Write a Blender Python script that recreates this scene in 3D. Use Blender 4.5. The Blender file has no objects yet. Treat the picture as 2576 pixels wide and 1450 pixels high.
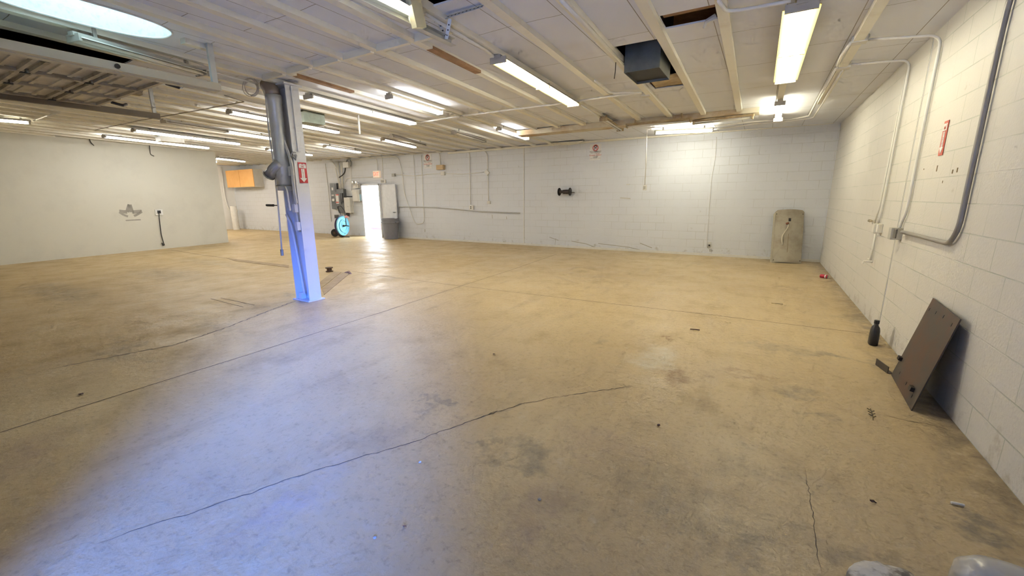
import bpy, bmesh, math, random
from mathutils import Vector, Matrix
random.seed(7)
C = bpy.context.scene.collection
PI = math.pi
# ------------------------------------------------------------------ camera maths
FPX, YAW, PITCH, ROLL = 1030.643, 0.542796, -0.215470, -0.0080806
CXP, CYP = 1288.0, 725.0
HC = 1.485                       # camera height
D, W = 11.59, 1.242              # far block wall (y) and side block wall (x)
XL, YF = -24.2, -0.5             # far left wall, front wall
_f = Vector((-math.sin(YAW)*math.cos(PITCH), math.cos(YAW)*math.cos(PITCH), math.sin(PITCH)))
_r0 = Vector((math.cos(YAW), math.sin(YAW), 0)); _u0 = _r0.cross(_f)
_c, _s = math.cos(ROLL), math.sin(ROLL)
CR = _c*_r0 + _s*_u0; CU = -_s*_r0 + _c*_u0; CF = _f
O = Vector((0, 0, HC))
def ray(x, y): return CF + CR*((x-CXP)/FPX) - CU*((y-CYP)/FPX)
def zc(x): return 3.0 + 0.0105*(W-x)          # roof falls gently towards the side wall
def FL(x, y, z=0.0): d = ray(x, y); return O + d*((z-HC)/d.z)
def BK(x, y, off=0.0): d = ray(x, y); return O + d*((D-off)/d.y)
def RW(x, y, off=0.0): d = ray(x, y); return O + d*((W-off)/d.x)
def PX(x, y, X): d = ray(x, y); return O + d*(X/d.x)
def PY(x, y, Y): d = ray(x, y); return O + d*(Y/d.y)
def CE(x, y, drop=0.0):
    d = ray(x, y); t = (3.0+0.0105*W-drop-HC)/(d.z+0.0105*d.x); return O + d*t

# ------------------------------------------------------------------ materials
_M = {}
def nt(m): return m.node_tree.nodes, m.node_tree.links
def newmat(name):
    m = bpy.data.materials.new(name); m.use_nodes = True
    n, l = nt(m); n.clear()
    out = n.new('ShaderNodeOutputMaterial'); b = n.new('ShaderNodeBsdfPrincipled')
    l.new(b.outputs[0], out.inputs[0]); return m, n, l, b
def mat(name, col, rough=0.6, metal=0.0, var=0.12, scale=9.0, bump=0.0, emit=None, es=0.0):
    if name in _M: return _M[name]
    m, n, l, b = newmat(name)
    tc = n.new('ShaderNodeTexCoord'); nz = n.new('ShaderNodeTexNoise')
    nz.inputs['Scale'].default_value = scale; nz.inputs['Detail'].default_value = 3
    l.new(tc.outputs['Object'], nz.inputs['Vector'])
    mx = n.new('ShaderNodeMix'); mx.data_type = 'RGBA'
    mx.inputs[6].default_value = (*[c*(1-var) for c in col], 1)
    mx.inputs[7].default_value = (*[min(1, c*(1+var)) for c in col], 1)
    l.new(nz.outputs['Fac'], mx.inputs[0]); l.new(mx.outputs[2], b.inputs['Base Color'])
    b.inputs['Roughness'].default_value = rough; b.inputs['Metallic'].default_value = metal
    if bump:
        bp = n.new('ShaderNodeBump'); bp.inputs['Strength'].default_value = bump; bp.inputs['Distance'].default_value = 0.01
        l.new(nz.outputs['Fac'], bp.inputs['Height']); l.new(bp.outputs[0], b.inputs['Normal'])
    if emit:
        b.inputs['Emission Color'].default_value = (*emit, 1); b.inputs['Emission Strength'].default_value = es
    _M[name] = m; return m

def stained(name, col, stain, scale=3.0, lo=0.52, hi=0.7, rough=0.6, bump=0.0, metal=0.0):
    """paint or metal with worn patches of a second colour"""
    if name in _M: return _M[name]
    m, n, l, b = newmat(name)
    tc = n.new('ShaderNodeTexCoord'); nz = n.new('ShaderNodeTexNoise')
    nz.inputs['Scale'].default_value = scale; nz.inputs['Detail'].default_value = 5; nz.inputs['Roughness'].default_value = 0.65
    l.new(tc.outputs['Object'], nz.inputs['Vector'])
    mr = n.new('ShaderNodeMapRange'); mr.inputs[1].default_value = lo; mr.inputs[2].default_value = hi
    l.new(nz.outputs['Fac'], mr.inputs[0])
    mx = n.new('ShaderNodeMix'); mx.data_type = 'RGBA'
    mx.inputs[6].default_value = (*col, 1); mx.inputs[7].default_value = (*stain, 1)
    l.new(mr.outputs[0], mx.inputs[0]); l.new(mx.outputs[2], b.inputs['Base Color'])
    b.inputs['Roughness'].default_value = rough; b.inputs['Metallic'].default_value = metal
    if bump:
        bp = n.new('ShaderNodeBump'); bp.inputs['Strength'].default_value = bump; bp.inputs['Distance'].default_value = 0.01
        l.new(nz.outputs['Fac'], bp.inputs['Height']); l.new(bp.outputs[0], b.inputs['Normal'])
    _M[name] = m; return m

def block_mat(name, axis, col, mcol, dirt):
    """painted concrete block, 406 x 203 mm; axis 0 runs along x, 1 along y"""
    m, n, l, b = newmat(name)
    g = n.new('ShaderNodeNewGeometry'); sp = n.new('ShaderNodeSeparateXYZ'); cb = n.new('ShaderNodeCombineXYZ')
    l.new(g.outputs['Position'], sp.inputs[0]); l.new(sp.outputs[axis], cb.inputs[0]); l.new(sp.outputs[2], cb.inputs[1])
    br = n.new('ShaderNodeTexBrick'); br.offset = 0.5; br.squash = 1.0
    br.inputs['Scale'].default_value = 1.0; br.inputs['Brick Width'].default_value = 0.4064; br.inputs['Row Height'].default_value = 0.2032
    br.inputs['Mortar Size'].default_value = 0.0046; br.inputs['Mortar Smooth'].default_value = 0.35
    br.inputs['Color1'].default_value = (*col, 1); br.inputs['Color2'].default_value = (*[c*0.975 for c in col], 1)
    br.inputs['Mortar'].default_value = (*mcol, 1)
    l.new(cb.outputs[0], br.inputs['Vector'])
    # paint fills part of the joints: joints fade in and out
    nz = n.new('ShaderNodeTexNoise'); nz.inputs['Scale'].default_value = 1.6; nz.inputs['Detail'].default_value = 4
    l.new(g.outputs['Position'], nz.inputs['Vector'])
    fade = n.new('ShaderNodeMapRange'); fade.inputs[1].default_value = 0.35; fade.inputs[2].default_value = 0.62
    l.new(nz.outputs['Fac'], fade.inputs[0])
    mx = n.new('ShaderNodeMix'); mx.data_type = 'RGBA'; mx.inputs[6].default_value = (*col, 1)
    l.new(fade.outputs[0], mx.inputs[0]); l.new(br.outputs['Color'], mx.inputs[7])
    # dirt: scuffs low on the wall
    n2 = n.new('ShaderNodeTexNoise'); n2.inputs['Scale'].default_value = 5.0; n2.inputs['Detail'].default_value = 4; n2.inputs['Roughness'].default_value = .7
    l.new(g.outputs['Position'], n2.inputs['Vector'])
    hm = n.new('ShaderNodeMapRange'); hm.inputs[1].default_value = 0.0; hm.inputs[2].default_value = 0.35; hm.inputs[3].default_value = 0.16; hm.inputs[4].default_value = 0.0
    l.new(sp.outputs[2], hm.inputs[0])
    ad = n.new('ShaderNodeMath'); ad.operation = 'ADD'; l.new(n2.outputs['Fac'], ad.inputs[0]); l.new(hm.outputs[0], ad.inputs[1])
    dm = n.new('ShaderNodeMapRange'); dm.inputs[1].default_value = 0.66; dm.inputs[2].default_value = 0.86; dm.inputs[4].default_value = 0.75
    l.new(ad.outputs[0], dm.inputs[0])
    m2 = n.new('ShaderNodeMix'); m2.data_type = 'RGBA'; m2.inputs[7].default_value = (*dirt, 1)
    l.new(mx.outputs[2], m2.inputs[6]); l.new(dm.outputs[0], m2.inputs[0]); l.new(m2.outputs[2], b.inputs['Base Color'])
    b.inputs['Roughness'].default_value = 0.55
    n3 = n.new('ShaderNodeTexNoise'); n3.inputs['Scale'].default_value = 55; n3.inputs['Detail'].default_value = 4
    l.new(g.outputs['Position'], n3.inputs['Vector'])
    hgt = n.new('ShaderNodeMath'); hgt.operation = 'MULTIPLY_ADD'
    l.new(br.outputs['Fac'], hgt.inputs[0]); hgt.inputs[1].default_value = -1.0; l.new(n3.outputs['Fac'], hgt.inputs[2])
    bp = n.new('ShaderNodeBump'); bp.inputs['Strength'].default_value = 0.4; bp.inputs['Distance'].default_value = 0.007
    l.new(hgt.outputs[0], bp.inputs['Height']); l.new(bp.outputs[0], b.inputs['Normal'])
    return m

def ceiling_mat():
    m, n, l, b = newmat('ceiling_panels')
    g = n.new('ShaderNodeNewGeometry'); sp = n.new('ShaderNodeSeparateXYZ'); cb = n.new('ShaderNodeCombineXYZ')
    nz = n.new('ShaderNodeTexNoise'); nz.inputs['Scale'].default_value = 1.3; nz.inputs['Detail'].default_value = 3
    l.new(g.outputs['Position'], nz.inputs['Vector'])
    wob = n.new('ShaderNodeVectorMath'); wob.operation = 'MULTIPLY_ADD'
    l.new(nz.outputs['Color'], wob.inputs[0]); wob.inputs[1].default_value = (0.0, 0.09, 0.0); l.new(g.outputs['Position'], wob.inputs[2])
    l.new(wob.outputs[0], sp.inputs[0])
    l.new(sp.outputs[1], cb.inputs[0]); l.new(sp.outputs[0], cb.inputs[1])
    br = n.new('ShaderNodeTexBrick'); br.offset = 0.37; br.offset_frequency = 3
    br.inputs['Scale'].default_value = 1.0; br.inputs['Brick Width'].default_value = 1.22; br.inputs['Row Height'].default_value = 0.55
    br.inputs['Mortar Size'].default_value = 0.0045; br.inputs['Mortar Smooth'].default_value = 0.5
    col = (0.79, 0.81, 0.86)
    br.inputs['Color1'].default_value = (*col, 1); br.inputs['Color2'].default_value = (*[c*0.96 for c in col], 1)
    br.inputs['Mortar'].default_value = (0.3, 0.28, 0.24, 1)
    l.new(cb.outputs[0], br.inputs['Vector'])
    n2 = n.new('ShaderNodeTexNoise'); n2.inputs['Scale'].default_value = 0.9; n2.inputs['Detail'].default_value = 3
    l.new(g.outputs['Position'], n2.inputs['Vector'])
    mr = n.new('ShaderNodeMapRange'); mr.inputs[1].default_value = 0.55; mr.inputs[2].default_value = 0.8; mr.inputs[4].default_value = 0.35
    l.new(n2.outputs['Fac'], mr.inputs[0])
    mx = n.new('ShaderNodeMix'); mx.data_type = 'RGBA'; mx.inputs[7].default_value = (0.55, 0.5, 0.4, 1)
    l.new(br.outputs['Color'], mx.inputs[6]); l.new(mr.outputs[0], mx.inputs[0]); l.new(mx.outputs[2], b.inputs['Base Color'])
    b.inputs['Roughness'].default_value = 0.8
    bp = n.new('ShaderNodeBump'); bp.inputs['Strength'].default_value = 0.5; bp.inputs['Distance'].default_value = 0.05
    l.new(nz.outputs['Fac'], bp.inputs['Height']); l.new(bp.outputs[0], b.inputs['Normal'])
    return m

def floor_mat():
    m, n, l, b = newmat('stained_concrete')
    g = n.new('ShaderNodeNewGeometry'); P = g.outputs['Position']
    def noise(scale, detail=6, rough=0.6, vec=None, dim=None):
        z = n.new('ShaderNodeTexNoise'); z.inputs['Scale'].default_value = scale; z.inputs['Detail'].default_value = detail; z.inputs['Roughness'].default_value = rough
        l.new(vec or P, z.inputs['Vector']); return z
    def mrange(sock, a, c, lo=0.0, hi=1.0, smooth=False):
        r = n.new('ShaderNodeMapRange')
        if smooth: r.interpolation_type = 'SMOOTHSTEP'
        r.inputs[1].default_value = a; r.inputs[2].default_value = c; r.inputs[3].default_value = lo; r.inputs[4].default_value = hi
        l.new(sock, r.inputs[0]); return r.outputs[0]
    def mix(fac, A, B):
        x = n.new('ShaderNodeMix'); x.data_type = 'RGBA'
        l.new(fac, x.inputs[0])
        if isinstance(A, tuple): x.inputs[6].default_value = (*A, 1)
        else: l.new(A, x.inputs[6])
        if isinstance(B, tuple): x.inputs[7].default_value = (*B, 1)
        else: l.new(B, x.inputs[7])
        return x.outputs[2]
    def mul(a, v):
        x = n.new('ShaderNodeMath'); x.operation = 'MULTIPLY'; l.new(a, x.inputs[0])
        if isinstance(v, float): x.inputs[1].default_value = v
        else: l.new(v, x.inputs[1])
        return x.outputs[0]
    big = noise(0.55, 3, 0.55); mid = noise(2.2, 5, 0.62); fine = noise(26, 3, 0.7)
    # streaks left by traffic running front to back
    mp = n.new('ShaderNodeMapping'); mp.inputs['Scale'].default_value = (2.6, 0.55, 1); mp.inputs['Rotation'].default_value = (0, 0, 0.6)
    l.new(P, mp.inputs['Vector']); streak = noise(1.5, 5, 0.68, mp.outputs[0])
    base = mix(mrange(big.outputs['Fac'], 0.36, 0.66), FCOL[0], FCOL[1])
    # the slab on the partition side of the joint by the steel column is browner
    sp = n.new('ShaderNodeSeparateXYZ'); l.new(P, sp.inputs[0])
    slab = mrange(sp.outputs[0], -5.62, -5.72)
    base = mix(mul(slab, 0.6), base, FCOL[2])
    base = mix(mrange(mid.outputs['Fac'], 0.52, 0.74, 0, 0.55), base, FCOL[3])
    base = mix(mrange(streak.outputs['Fac'], 0.55, 0.78, 0, 0.5), base, FCOL[4])
    base = mix(mrange(fine.outputs['Fac'], 0.54, 0.74, 0, 0.5), base, FCOL[4])
    grit = noise(9.0, 4, 0.7)
    base = mix(mrange(grit.outputs['Fac'], 0.56, 0.78, 0, 0.5), base, FCOL[3])
    base = mix(mrange(grit.outputs['Fac'], 0.42, 0.25, 0, 0.45), base, (0.56, 0.475, 0.33))
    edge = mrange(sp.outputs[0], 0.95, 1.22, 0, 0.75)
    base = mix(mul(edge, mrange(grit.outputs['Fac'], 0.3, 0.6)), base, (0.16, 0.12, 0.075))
    warp = n.new('ShaderNodeVectorMath'); warp.operation = 'MULTIPLY_ADD'
    wn = noise(3.2, 4, 0.65); sub = n.new('ShaderNodeVectorMath'); sub.operation = 'SUBTRACT'
    l.new(wn.outputs['Color'], sub.inputs[0]); sub.inputs[1].default_value = (0.5, 0.5, 0.5)
    l.new(sub.outputs[0], warp.inputs[0]); warp.inputs[1].default_value = (0.9, 0.9, 0); l.new(P, warp.inputs[2])
    brk = mrange(grit.outputs['Fac'], 0.30, 0.62, 0.25, 1.0)
    for (px, py, rx, ry, col, amt) in STAINS:
        c = FL(px, py)
        s = n.new('ShaderNodeVectorMath'); s.operation = 'SUBTRACT'; l.new(warp.outputs[0], s.inputs[0]); s.inputs[1].default_value = (c.x, c.y, 0)
        q = n.new('ShaderNodeVectorMath'); q.operation = 'MULTIPLY'; l.new(s.outputs[0], q.inputs[0]); q.inputs[1].default_value = (1/rx, 1/ry, 0)
        ln = n.new('ShaderNodeVectorMath'); ln.operation = 'LENGTH'; l.new(q.outputs[0], ln.inputs[0])
        base = mix(mul(mrange(ln.outputs['Value'], 1.3, 0.25, 0, amt*1.25, True), brk), base, col)
    l.new(base, b.inputs['Base Color'])
    rgh = mrange(mid.outputs['Fac'], 0.35, 0.7, 0.34, 0.62)
    l.new(rgh, b.inputs['Roughness'])
    b.inputs['Specular IOR Level'].default_value = 0.42
    hs = n.new('ShaderNodeMath'); hs.operation = 'MULTIPLY_ADD'; l.new(grit.outputs['Fac'], hs.inputs[0]); hs.inputs[1].default_value = 3.0; l.new(fine.outputs['Fac'], hs.inputs[2])
    bp = n.new('ShaderNodeBump'); bp.inputs['Strength'].default_value = 0.2; bp.inputs['Distance'].default_value = 0.012
    l.new(hs.outputs[0], bp.inputs['Height']); l.new(bp.outputs[0], b.inputs['Normal'])
    return m
FCOL = [(0.46, 0.345, 0.185), (0.54, 0.42, 0.24), (0.46, 0.325, 0.14), (0.33, 0.25, 0.14), (0.235, 0.17, 0.095)]
OIL = (0.17, 0.15, 0.115); RUST = (0.25, 0.15, 0.07); DRY = (0.56, 0.52, 0.42); CLAY = (0.33, 0.24, 0.18)
STAINS = [(1335, 1155, .16, .14, OIL, .55), (1230, 1115, .06, .15, OIL, .5), (1062, 1042, .14, .08, OIL, .6), (1100, 1015, .12, .05, OIL, .5),
          (1862, 935, .16, .10, RUST, .5), (1705, 940, .14, .30, RUST, .75), (1650, 900, .22, .28, DRY, .65), (1668, 851, .09, .06, RUST, .7),
          (1500, 863, .12, .10, OIL, .35), (1950, 880, .42, .16, OIL, .3), (2010, 990, .16, .12, OIL, .45), (2050, 1055, .12, .08, OIL, .4),
          (2480, 1330, .16, .08, OIL, .7), (2140, 1400, .30, .10, OIL, .35), (1890, 1390, .2, .12, OIL, .4), (2110, 900, .3, .08, OIL, .55),
          (2160, 800, .2, .2, OIL, .35), (420, 690, 1.4, .55, OIL, .35), (150, 735, 1.6, .35, OIL, .4), (520, 660, 1.8, .3, OIL, .3),
          (760, 745, .5, .22, OIL, .45), (330, 880, .9, .10, OIL, .28), (560, 820, .9, .10, OIL, .25), (980, 700, .35, .25, OIL, .2),
          (690, 1290, .10, .35, CLAY, .3), (1330, 1300, .12, .3, CLAY, .4), (780, 1230, .12, .3, DRY, .22), (1200, 640, 2.0, .35, DRY, .22),
          (1700, 1250, .4, .25, OIL, .28), (1500, 1120, .25, .25, CLAY, .3), (1900, 1180, .3, .2, OIL, .25), (60, 1150, .3, .3, CLAY, .4)]

# ------------------------------------------------------------------ mesh builder
class MB:
    def __init__(s): s.bm = bmesh.new()
    def box(s, c, d, rot=None, taper=None):
        c = Vector(c); v = []
        for dz in (-.5, .5):
            for dx, dy in ((-.5, -.5), (.5, -.5), (.5, .5), (-.5, .5)):
                k = taper if (taper and dz > 0) else 1
                p = Vector((dx*d[0]*k, dy*d[1]*k, dz*d[2]))
                if rot: p = rot @ p
                v.append(s.bm.verts.new(c+p))
        for f in ((3, 2, 1, 0), (4, 5, 6, 7), (0, 1, 5, 4), (1, 2, 6, 5), (2, 3, 7, 6), (3, 0, 4, 7)):
            s.bm.faces.new([v[i] for i in f])
        return s
    def poly(s, pts):
        s.bm.faces.new([s.bm.verts.new(Vector(p)) for p in pts]); return s
    def prism(s, pts, vec):
        vec = Vector(vec); a = [s.bm.verts.new(Vector(p)) for p in pts]; b = [s.bm.verts.new(Vector(p)+vec) for p in pts]
        n = len(a); s.bm.faces.new(a[::-1]); s.bm.faces.new(b)
        for i in range(n): s.bm.faces.new((a[i], a[(i+1) % n], b[(i+1) % n], b[i]))
        return s
    def _ring(s, c, ax, nrm, r, k):
        bn = ax.cross(nrm)
        return [s.bm.verts.new(c + (nrm*math.cos(2*PI*i/k) + bn*math.sin(2*PI*i/k))*r) for i in range(k)]
    def tube(s, pts, r, k=8, fil=0.0, caps=True):
        P = [Vector(p) for p in pts]
        if fil > 0 and len(P) > 2:
            Q = [P[0]]
            for i in range(1, len(P)-1):
                a, b, c = P[i-1], P[i], P[i+1]
                d1, d2 = (a-b), (c-b); f = min(fil, d1.length*.45, d2.length*.45)
                if f < 1e-4: Q.append(b); continue
                p1, p2 = b+d1.normalized()*f, b+d2.normalized()*f
                for t in (0, .25, .5, .75, 1): Q.append(p1*(1-t)**2 + b*2*t*(1-t) + p2*t*t)
            Q.append(P[-1]); P = Q
        tang = []
        for i in range(len(P)):
            t = (P[min(i+1, len(P)-1)] - P[max(i-1, 0)])
            tang.append(t.normalized() if t.length > 1e-9 else Vector((0, 0, 1)))
        nrm = tang[0].orthogonal().normalized(); prev = None; rr = r if hasattr(r, '__len__') else [r]*len(P)
        for i, p in enumerate(P):
            nrm = (nrm - tang[i]*nrm.dot(tang[i])).normalized()
            ring = s._ring(p, tang[i], nrm, rr[i], k)
            if prev:
                for j in range(k): s.bm.faces.new((prev[j], prev[(j+1) % k], ring[(j+1) % k], ring[j]))
            elif caps: s.bm.faces.new(ring[::-1])
            prev = ring
        if caps: s.bm.faces.new(prev)
        return s
    def lathe(s, prof, c, ax=(0, 0, 1), k=24, close=True):
        ax = Vector(ax).normalized(); nrm = ax.orthogonal().normalized(); c = Vector(c); prev = None
        for (r, h) in prof:
            ring = s._ring(c+ax*h, ax, nrm, max(r, 1e-4), k)
            if prev:
                for j in range(k): s.bm.faces.new((prev[j], prev[(j+1) % k], ring[(j+1) % k], ring[j]))
            elif close: s.bm.faces.new(ring[::-1])
            prev = ring
        if close: s.bm.faces.new(prev)
        return s
    def torus(s, c, ax, R, r, k=32, j=8, a0=0, a1=2*PI):
        ax = Vector(ax).normalized(); u = ax.orthogonal().normalized(); v = ax.cross(u); c = Vector(c)
        pts = [c+(u*math.cos(a0+(a1-a0)*i/k)+v*math.sin(a0+(a1-a0)*i/k))*R for i in range(k+1)]
        return s.tube(pts, r, j)
    def build(s, name, m, parent=None, smooth=False, bevel=0.0, loc=None):
        bmesh.ops.recalc_face_normals(s.bm, faces=s.bm.faces)
        me = bpy.data.meshes.new(name); 
        if loc is not None: bmesh.ops.translate(s.bm, verts=s.bm.verts, vec=-Vector(loc))
        s.bm.to_mesh(me); s.bm.free()
        if smooth:
            for p in me.polygons: p.use_smooth = True
        o = bpy.data.objects.new(name, me); C.objects.link(o)
        if m: me.materials.append(m)
        if loc is not None: o.location = loc
        if bevel:
            bv = o.modifiers.new('bevel', 'BEVEL'); bv.width = bevel; bv.segments = 2; bv.limit_method = 'ANGLE'
        if parent: attach(o, parent)
        return o
def world_of(o):
    m = o.matrix_basis.copy()
    return world_of(o.parent) @ o.matrix_parent_inverse @ m if o.parent else m
def attach(o, parent):
    o.parent = parent; o.matrix_parent_inverse = world_of(parent).inverted()
def tag(o, label, cat, group=None, kind=None):
    o['label'] = label; o['category'] = cat
    if group: o['group'] = group
    if kind: o['kind'] = kind
    return o
def thing(name, loc, label, cat, group=None, kind=None):
    o = bpy.data.objects.new(name, None); o.empty_display_size = 0.05; C.objects.link(o); o.location = Vector(loc)
    return tag(o, label, cat, group, kind)
def text(body, loc, size, m, parent, rot, ext=0.0008, align='CENTER', sx=1.0, name='lettering'):
    cu = bpy.data.curves.new(name, 'FONT'); cu.body = body; cu.size = size; cu.extrude = ext
    cu.align_x = align; cu.align_y = 'CENTER'
    tmp = bpy.data.objects.new(name, cu); C.objects.link(tmp)
    me = bpy.data.meshes.new_from_object(tmp, depsgraph=bpy.context.evaluated_depsgraph_get())
    bpy.data.objects.remove(tmp); bpy.data.curves.remove(cu)
    o = bpy.data.objects.new(name, me); C.objects.link(o); me.materials.clear(); me.materials.append(m)
    o.matrix_basis = Matrix.Translation(Vector(loc)) @ rot.to_4x4() @ Matrix.Diagonal((sx, 1, 1, 1))
    attach(o, parent); return o
def rotm(xa, ya):
    xa = Vector(xa).normalized(); za = xa.cross(Vector(ya)).normalized(); ya = za.cross(xa)
    return Matrix((xa, ya, za)).transposed()
R_BACK = rotm((1, 0, 0), (0, 0, 1))        # reads from the room on the far wall
R_SIDE = rotm((0, -1, 0), (0, 0, 1))       # on the side wall, facing -x
R_PX = rotm((0, 1, 0), (0, 0, 1))          # on faces that look towards +x

# shared materials
WHITE = mat('white_paint', (0.72, 0.70, 0.65), 0.5)
PIPE = mat('painted_conduit', (0.78, 0.76, 0.70), 0.45, var=.08)
WBOX = mat('painted_box', (0.68, 0.66, 0.60), 0.45)
GALV = stained('galvanised_steel', (0.42, 0.44, 0.42), (0.28, 0.30, 0.28), 14, .4, .65, 0.42, metal=.75)
DKPIPE = mat('bare_grey_conduit', (0.30, 0.28, 0.26), 0.45, 0.3)
BLACK = mat('black_plastic', (0.018, 0.018, 0.02), 0.4)
DARK = mat('dark_iron', (0.045, 0.04, 0.036), 0.5, 0.5)
WOOD = stained('bare_wood', (0.38, 0.22, 0.11), (0.24, 0.13, 0.06), 8, .4, .7, 0.75)
PLY = stained('old_plywood', (0.50, 0.40, 0.24), (0.32, 0.22, 0.11), 5, .42, .7, 0.8)
JOIST = stained('painted_joist', (0.82, 0.79, 0.68), (0.68, 0.62, 0.48), 2.2, .58, .8, 0.6)
RED = mat('sign_red', (0.50, 0.02, 0.035), 0.4)
SWHITE = mat('sign_white', (0.78, 0.77, 0.74), 0.4)
INK = mat('sign_black', (0.03, 0.03, 0.035), 0.5)
LED = mat('faded_red', (0.62, 0.12, 0.09), 0.5)
TUBE_W = mat('lit_tube_warm', (0.9, 0.9, 0.85), 0.4, emit=(1.0, 0.94, 0.72), es=37.0)
TUBE_N = mat('lit_tube_neutral', (0.9, 0.9, 0.9), 0.4, emit=(.97, 0.965, 0.94), es=36.0)
TUBE_O = mat('unlit_tube', (0.72, 0.69, 0.60), 0.25)
YWING = mat('yellowed_reflector', (0.62, 0.50, 0.16), 0.35)
ENAMEL = mat('darkened_fixture_enamel', (0.46, 0.43, 0.37), 0.4)  # white enamel darkened in colour so housings look less lit beside tubes
TUBE_D = mat('lit_tube_dim', (0.9, 0.9, 0.85), 0.4, emit=(1.0, 0.94, 0.72), es=13.0)
TUBE_B = mat('lit_tube_bright', (0.9, 0.9, 0.85), 0.4, emit=(1.0, 0.97, 0.80), es=70.0)

# ------------------------------------------------------------------ camera
cam = bpy.data.cameras.new('camera'); co = bpy.data.objects.new('camera', cam); C.objects.link(co)
co.matrix_world = Matrix((( CR.x, CU.x, -CF.x, 0), (CR.y, CU.y, -CF.y, 0), (CR.z, CU.z, -CF.z, HC), (0, 0, 0, 1)))
cam.sensor_width = 36.0; cam.lens = FPX/2576*36.0; cam.clip_start = 0.02
bpy.context.scene.camera = co

# ------------------------------------------------------------------ room shell
ROOFZ = 3.72
mw_back = block_mat('block_far', 0, (0.69, 0.705, 0.735), (0.53, 0.525, 0.50), (0.36, 0.32, 0.25))
mw_side = block_mat('block_side', 1, (0.65, 0.625, 0.575), (0.46, 0.48, 0.42), (0.36, 0.32, 0.25))
mw_plain = stained('painted_drywall', (0.78, 0.76, 0.72), (0.72, 0.70, 0.66), 1.3, .5, .8, .6)
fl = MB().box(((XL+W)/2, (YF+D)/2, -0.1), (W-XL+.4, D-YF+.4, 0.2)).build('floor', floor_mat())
tag(fl, 'stained tan and grey concrete floor slab with cracks', 'floor', kind='structure')
DX0, DX1, DZ = -14.02, -12.95, 2.09
wb = MB(); T = 0.2
for x0, x1, z0, z1 in ((XL-T, DX0, 0, 3.9), (DX1, W+T, 0, 3.9), (DX0, DX1, DZ, 3.9)):
    wb.box(((x0+x1)/2, D+T/2, (z0+z1)/2), (x1-x0, T, z1-z0))
wb = wb.build('wall_back', mw_back); tag(wb, 'long white painted concrete block wall with the exit door', 'wall', kind='structure')
wr = MB().box((W+T/2, (YF+D)/2, 1.95), (T, D-YF, 3.9)).build('wall_right', mw_side)
tag(wr, 'white painted concrete block side wall with grey conduits', 'wall', kind='structure')
wl = MB().box((XL-T/2, (YF+D)/2, 1.95), (T, D-YF, 3.9)).build('wall_left', mw_plain)
tag(wl, 'far short white wall beside the orange cabinet', 'wall', kind='structure')
OX0, OX1, OZ = -1.75, 0.52, 2.6           # the open bay door the picture is taken from
wf = MB()
for x0, x1, z0, z1 in ((XL, OX0, 0, 3.9), (OX1, W, 0, 3.9), (OX0, OX1, OZ, 3.9)):
    wf.box(((x0+x1)/2, YF-T/2, (z0+z1)/2), (x1-x0, T, z1-z0))
wf = wf.build('wall_front', mw_plain); tag(wf, 'front wall behind the viewer with an open bay', 'wall', kind='structure')
# partition: a plain white wall, slightly out of square
pa, pb = FL(5, 667.5), FL(575.5, 610)
pd = (pb-pa).normalized(); pn = Vector((-pd.y, pd.x, 0))       # pn points away from the room
p0 = pa - pd*((pa.y-YF)/pd.y)
zt = zc(pb.x)
wp = MB().prism([p0, pb, pb+pn*.14, p0+pn*.14], (0, 0, zt)).build('wall_partition', stained('partition_paint', (0.60, 0.58, 0.50), (0.54, 0.52, 0.45), 1.3, .5, .8, .6))
tag(wp, 'plain white partition wall with a faint star outline', 'wall', kind='structure')
def on_part(x, y, off=0.0):
    """pixel -> point on the partition face"""
    d = ray(x, y); nn = -pn; t = (pa-O).dot(nn)/d.dot(nn); return O+d*t+nn*off
# star shaped glue mark
GRIME = mat('grime_mark', (0.33, 0.31, 0.27), 0.8)
st = MB()
star = [(300, 532), (320, 534), (326, 515), (332, 534), (357, 532)]
def ribbon(mb, pts, w, nrm):
    for a, b in zip(pts[:-1], pts[1:]):
        d = (b-a).normalized(); s = d.cross(nrm).normalized()*w/2
        mb.poly([a-s, b-s, b+s, a+s])
ribbon(st, [on_part(*p, .002) for p in star], .10, -pn)
ribbon(st, [on_part(*p, .002) for p in ((300, 534), (311, 541), (322, 545))], .06, -pn)
ribbon(st, [on_part(*p, .002) for p in ((357, 533), (346, 540), (337, 544))], .06, -pn)
ribbon(st, [on_part(*p, .002) for p in ((316, 555), (354, 553))], .035, -pn)
st.build('star_mark', GRIME, wp)

# ceiling: sheets between joists, with holes
def xj(i, y): x0 = 0.63-0.53*i; return x0-0.0185*(0.6-x0)*(y-3.0)
SKY = (-5.14, 1.50, 0.315, 0.58)      # centre, half width, half length
holes = [(-1.53, -1.05, 4.62, 6.62), (-0.95, -0.49, 4.08, 4.40), (-2.60, -2.12, 1.9, 2.93), (-7.0, -6.30, -0.3, 2.2),  # last hole on this line added to darken a shaded ceiling band
         (SKY[0]-.36, SKY[0]+.36, SKY[1]-.62, SKY[1]+.62)]
xs = sorted({XL-.1, W+.1, -20, -16, -12, -8, -4} | {h[0] for h in holes} | {h[1] for h in holes})
ys = sorted({YF-.1, D+.1, 8.0, 10.0} | {h[2] for h in holes} | {h[3] for h in holes})
cm = MB()
for a, b in zip(xs[:-1], xs[1:]):
    for c, d in zip(ys[:-1], ys[1:]):
        if any(h[0]-1e-6 <= a and b <= h[1]+1e-6 and h[2]-1e-6 <= c and d <= h[3]+1e-6 for h in holes): continue
        for k in (0, .014):
            cm.poly([(a, c, zc(a)+k), (b, c, zc(b)+k), (b, d, zc(b)+k), (a, d, zc(a)+k)])
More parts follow.
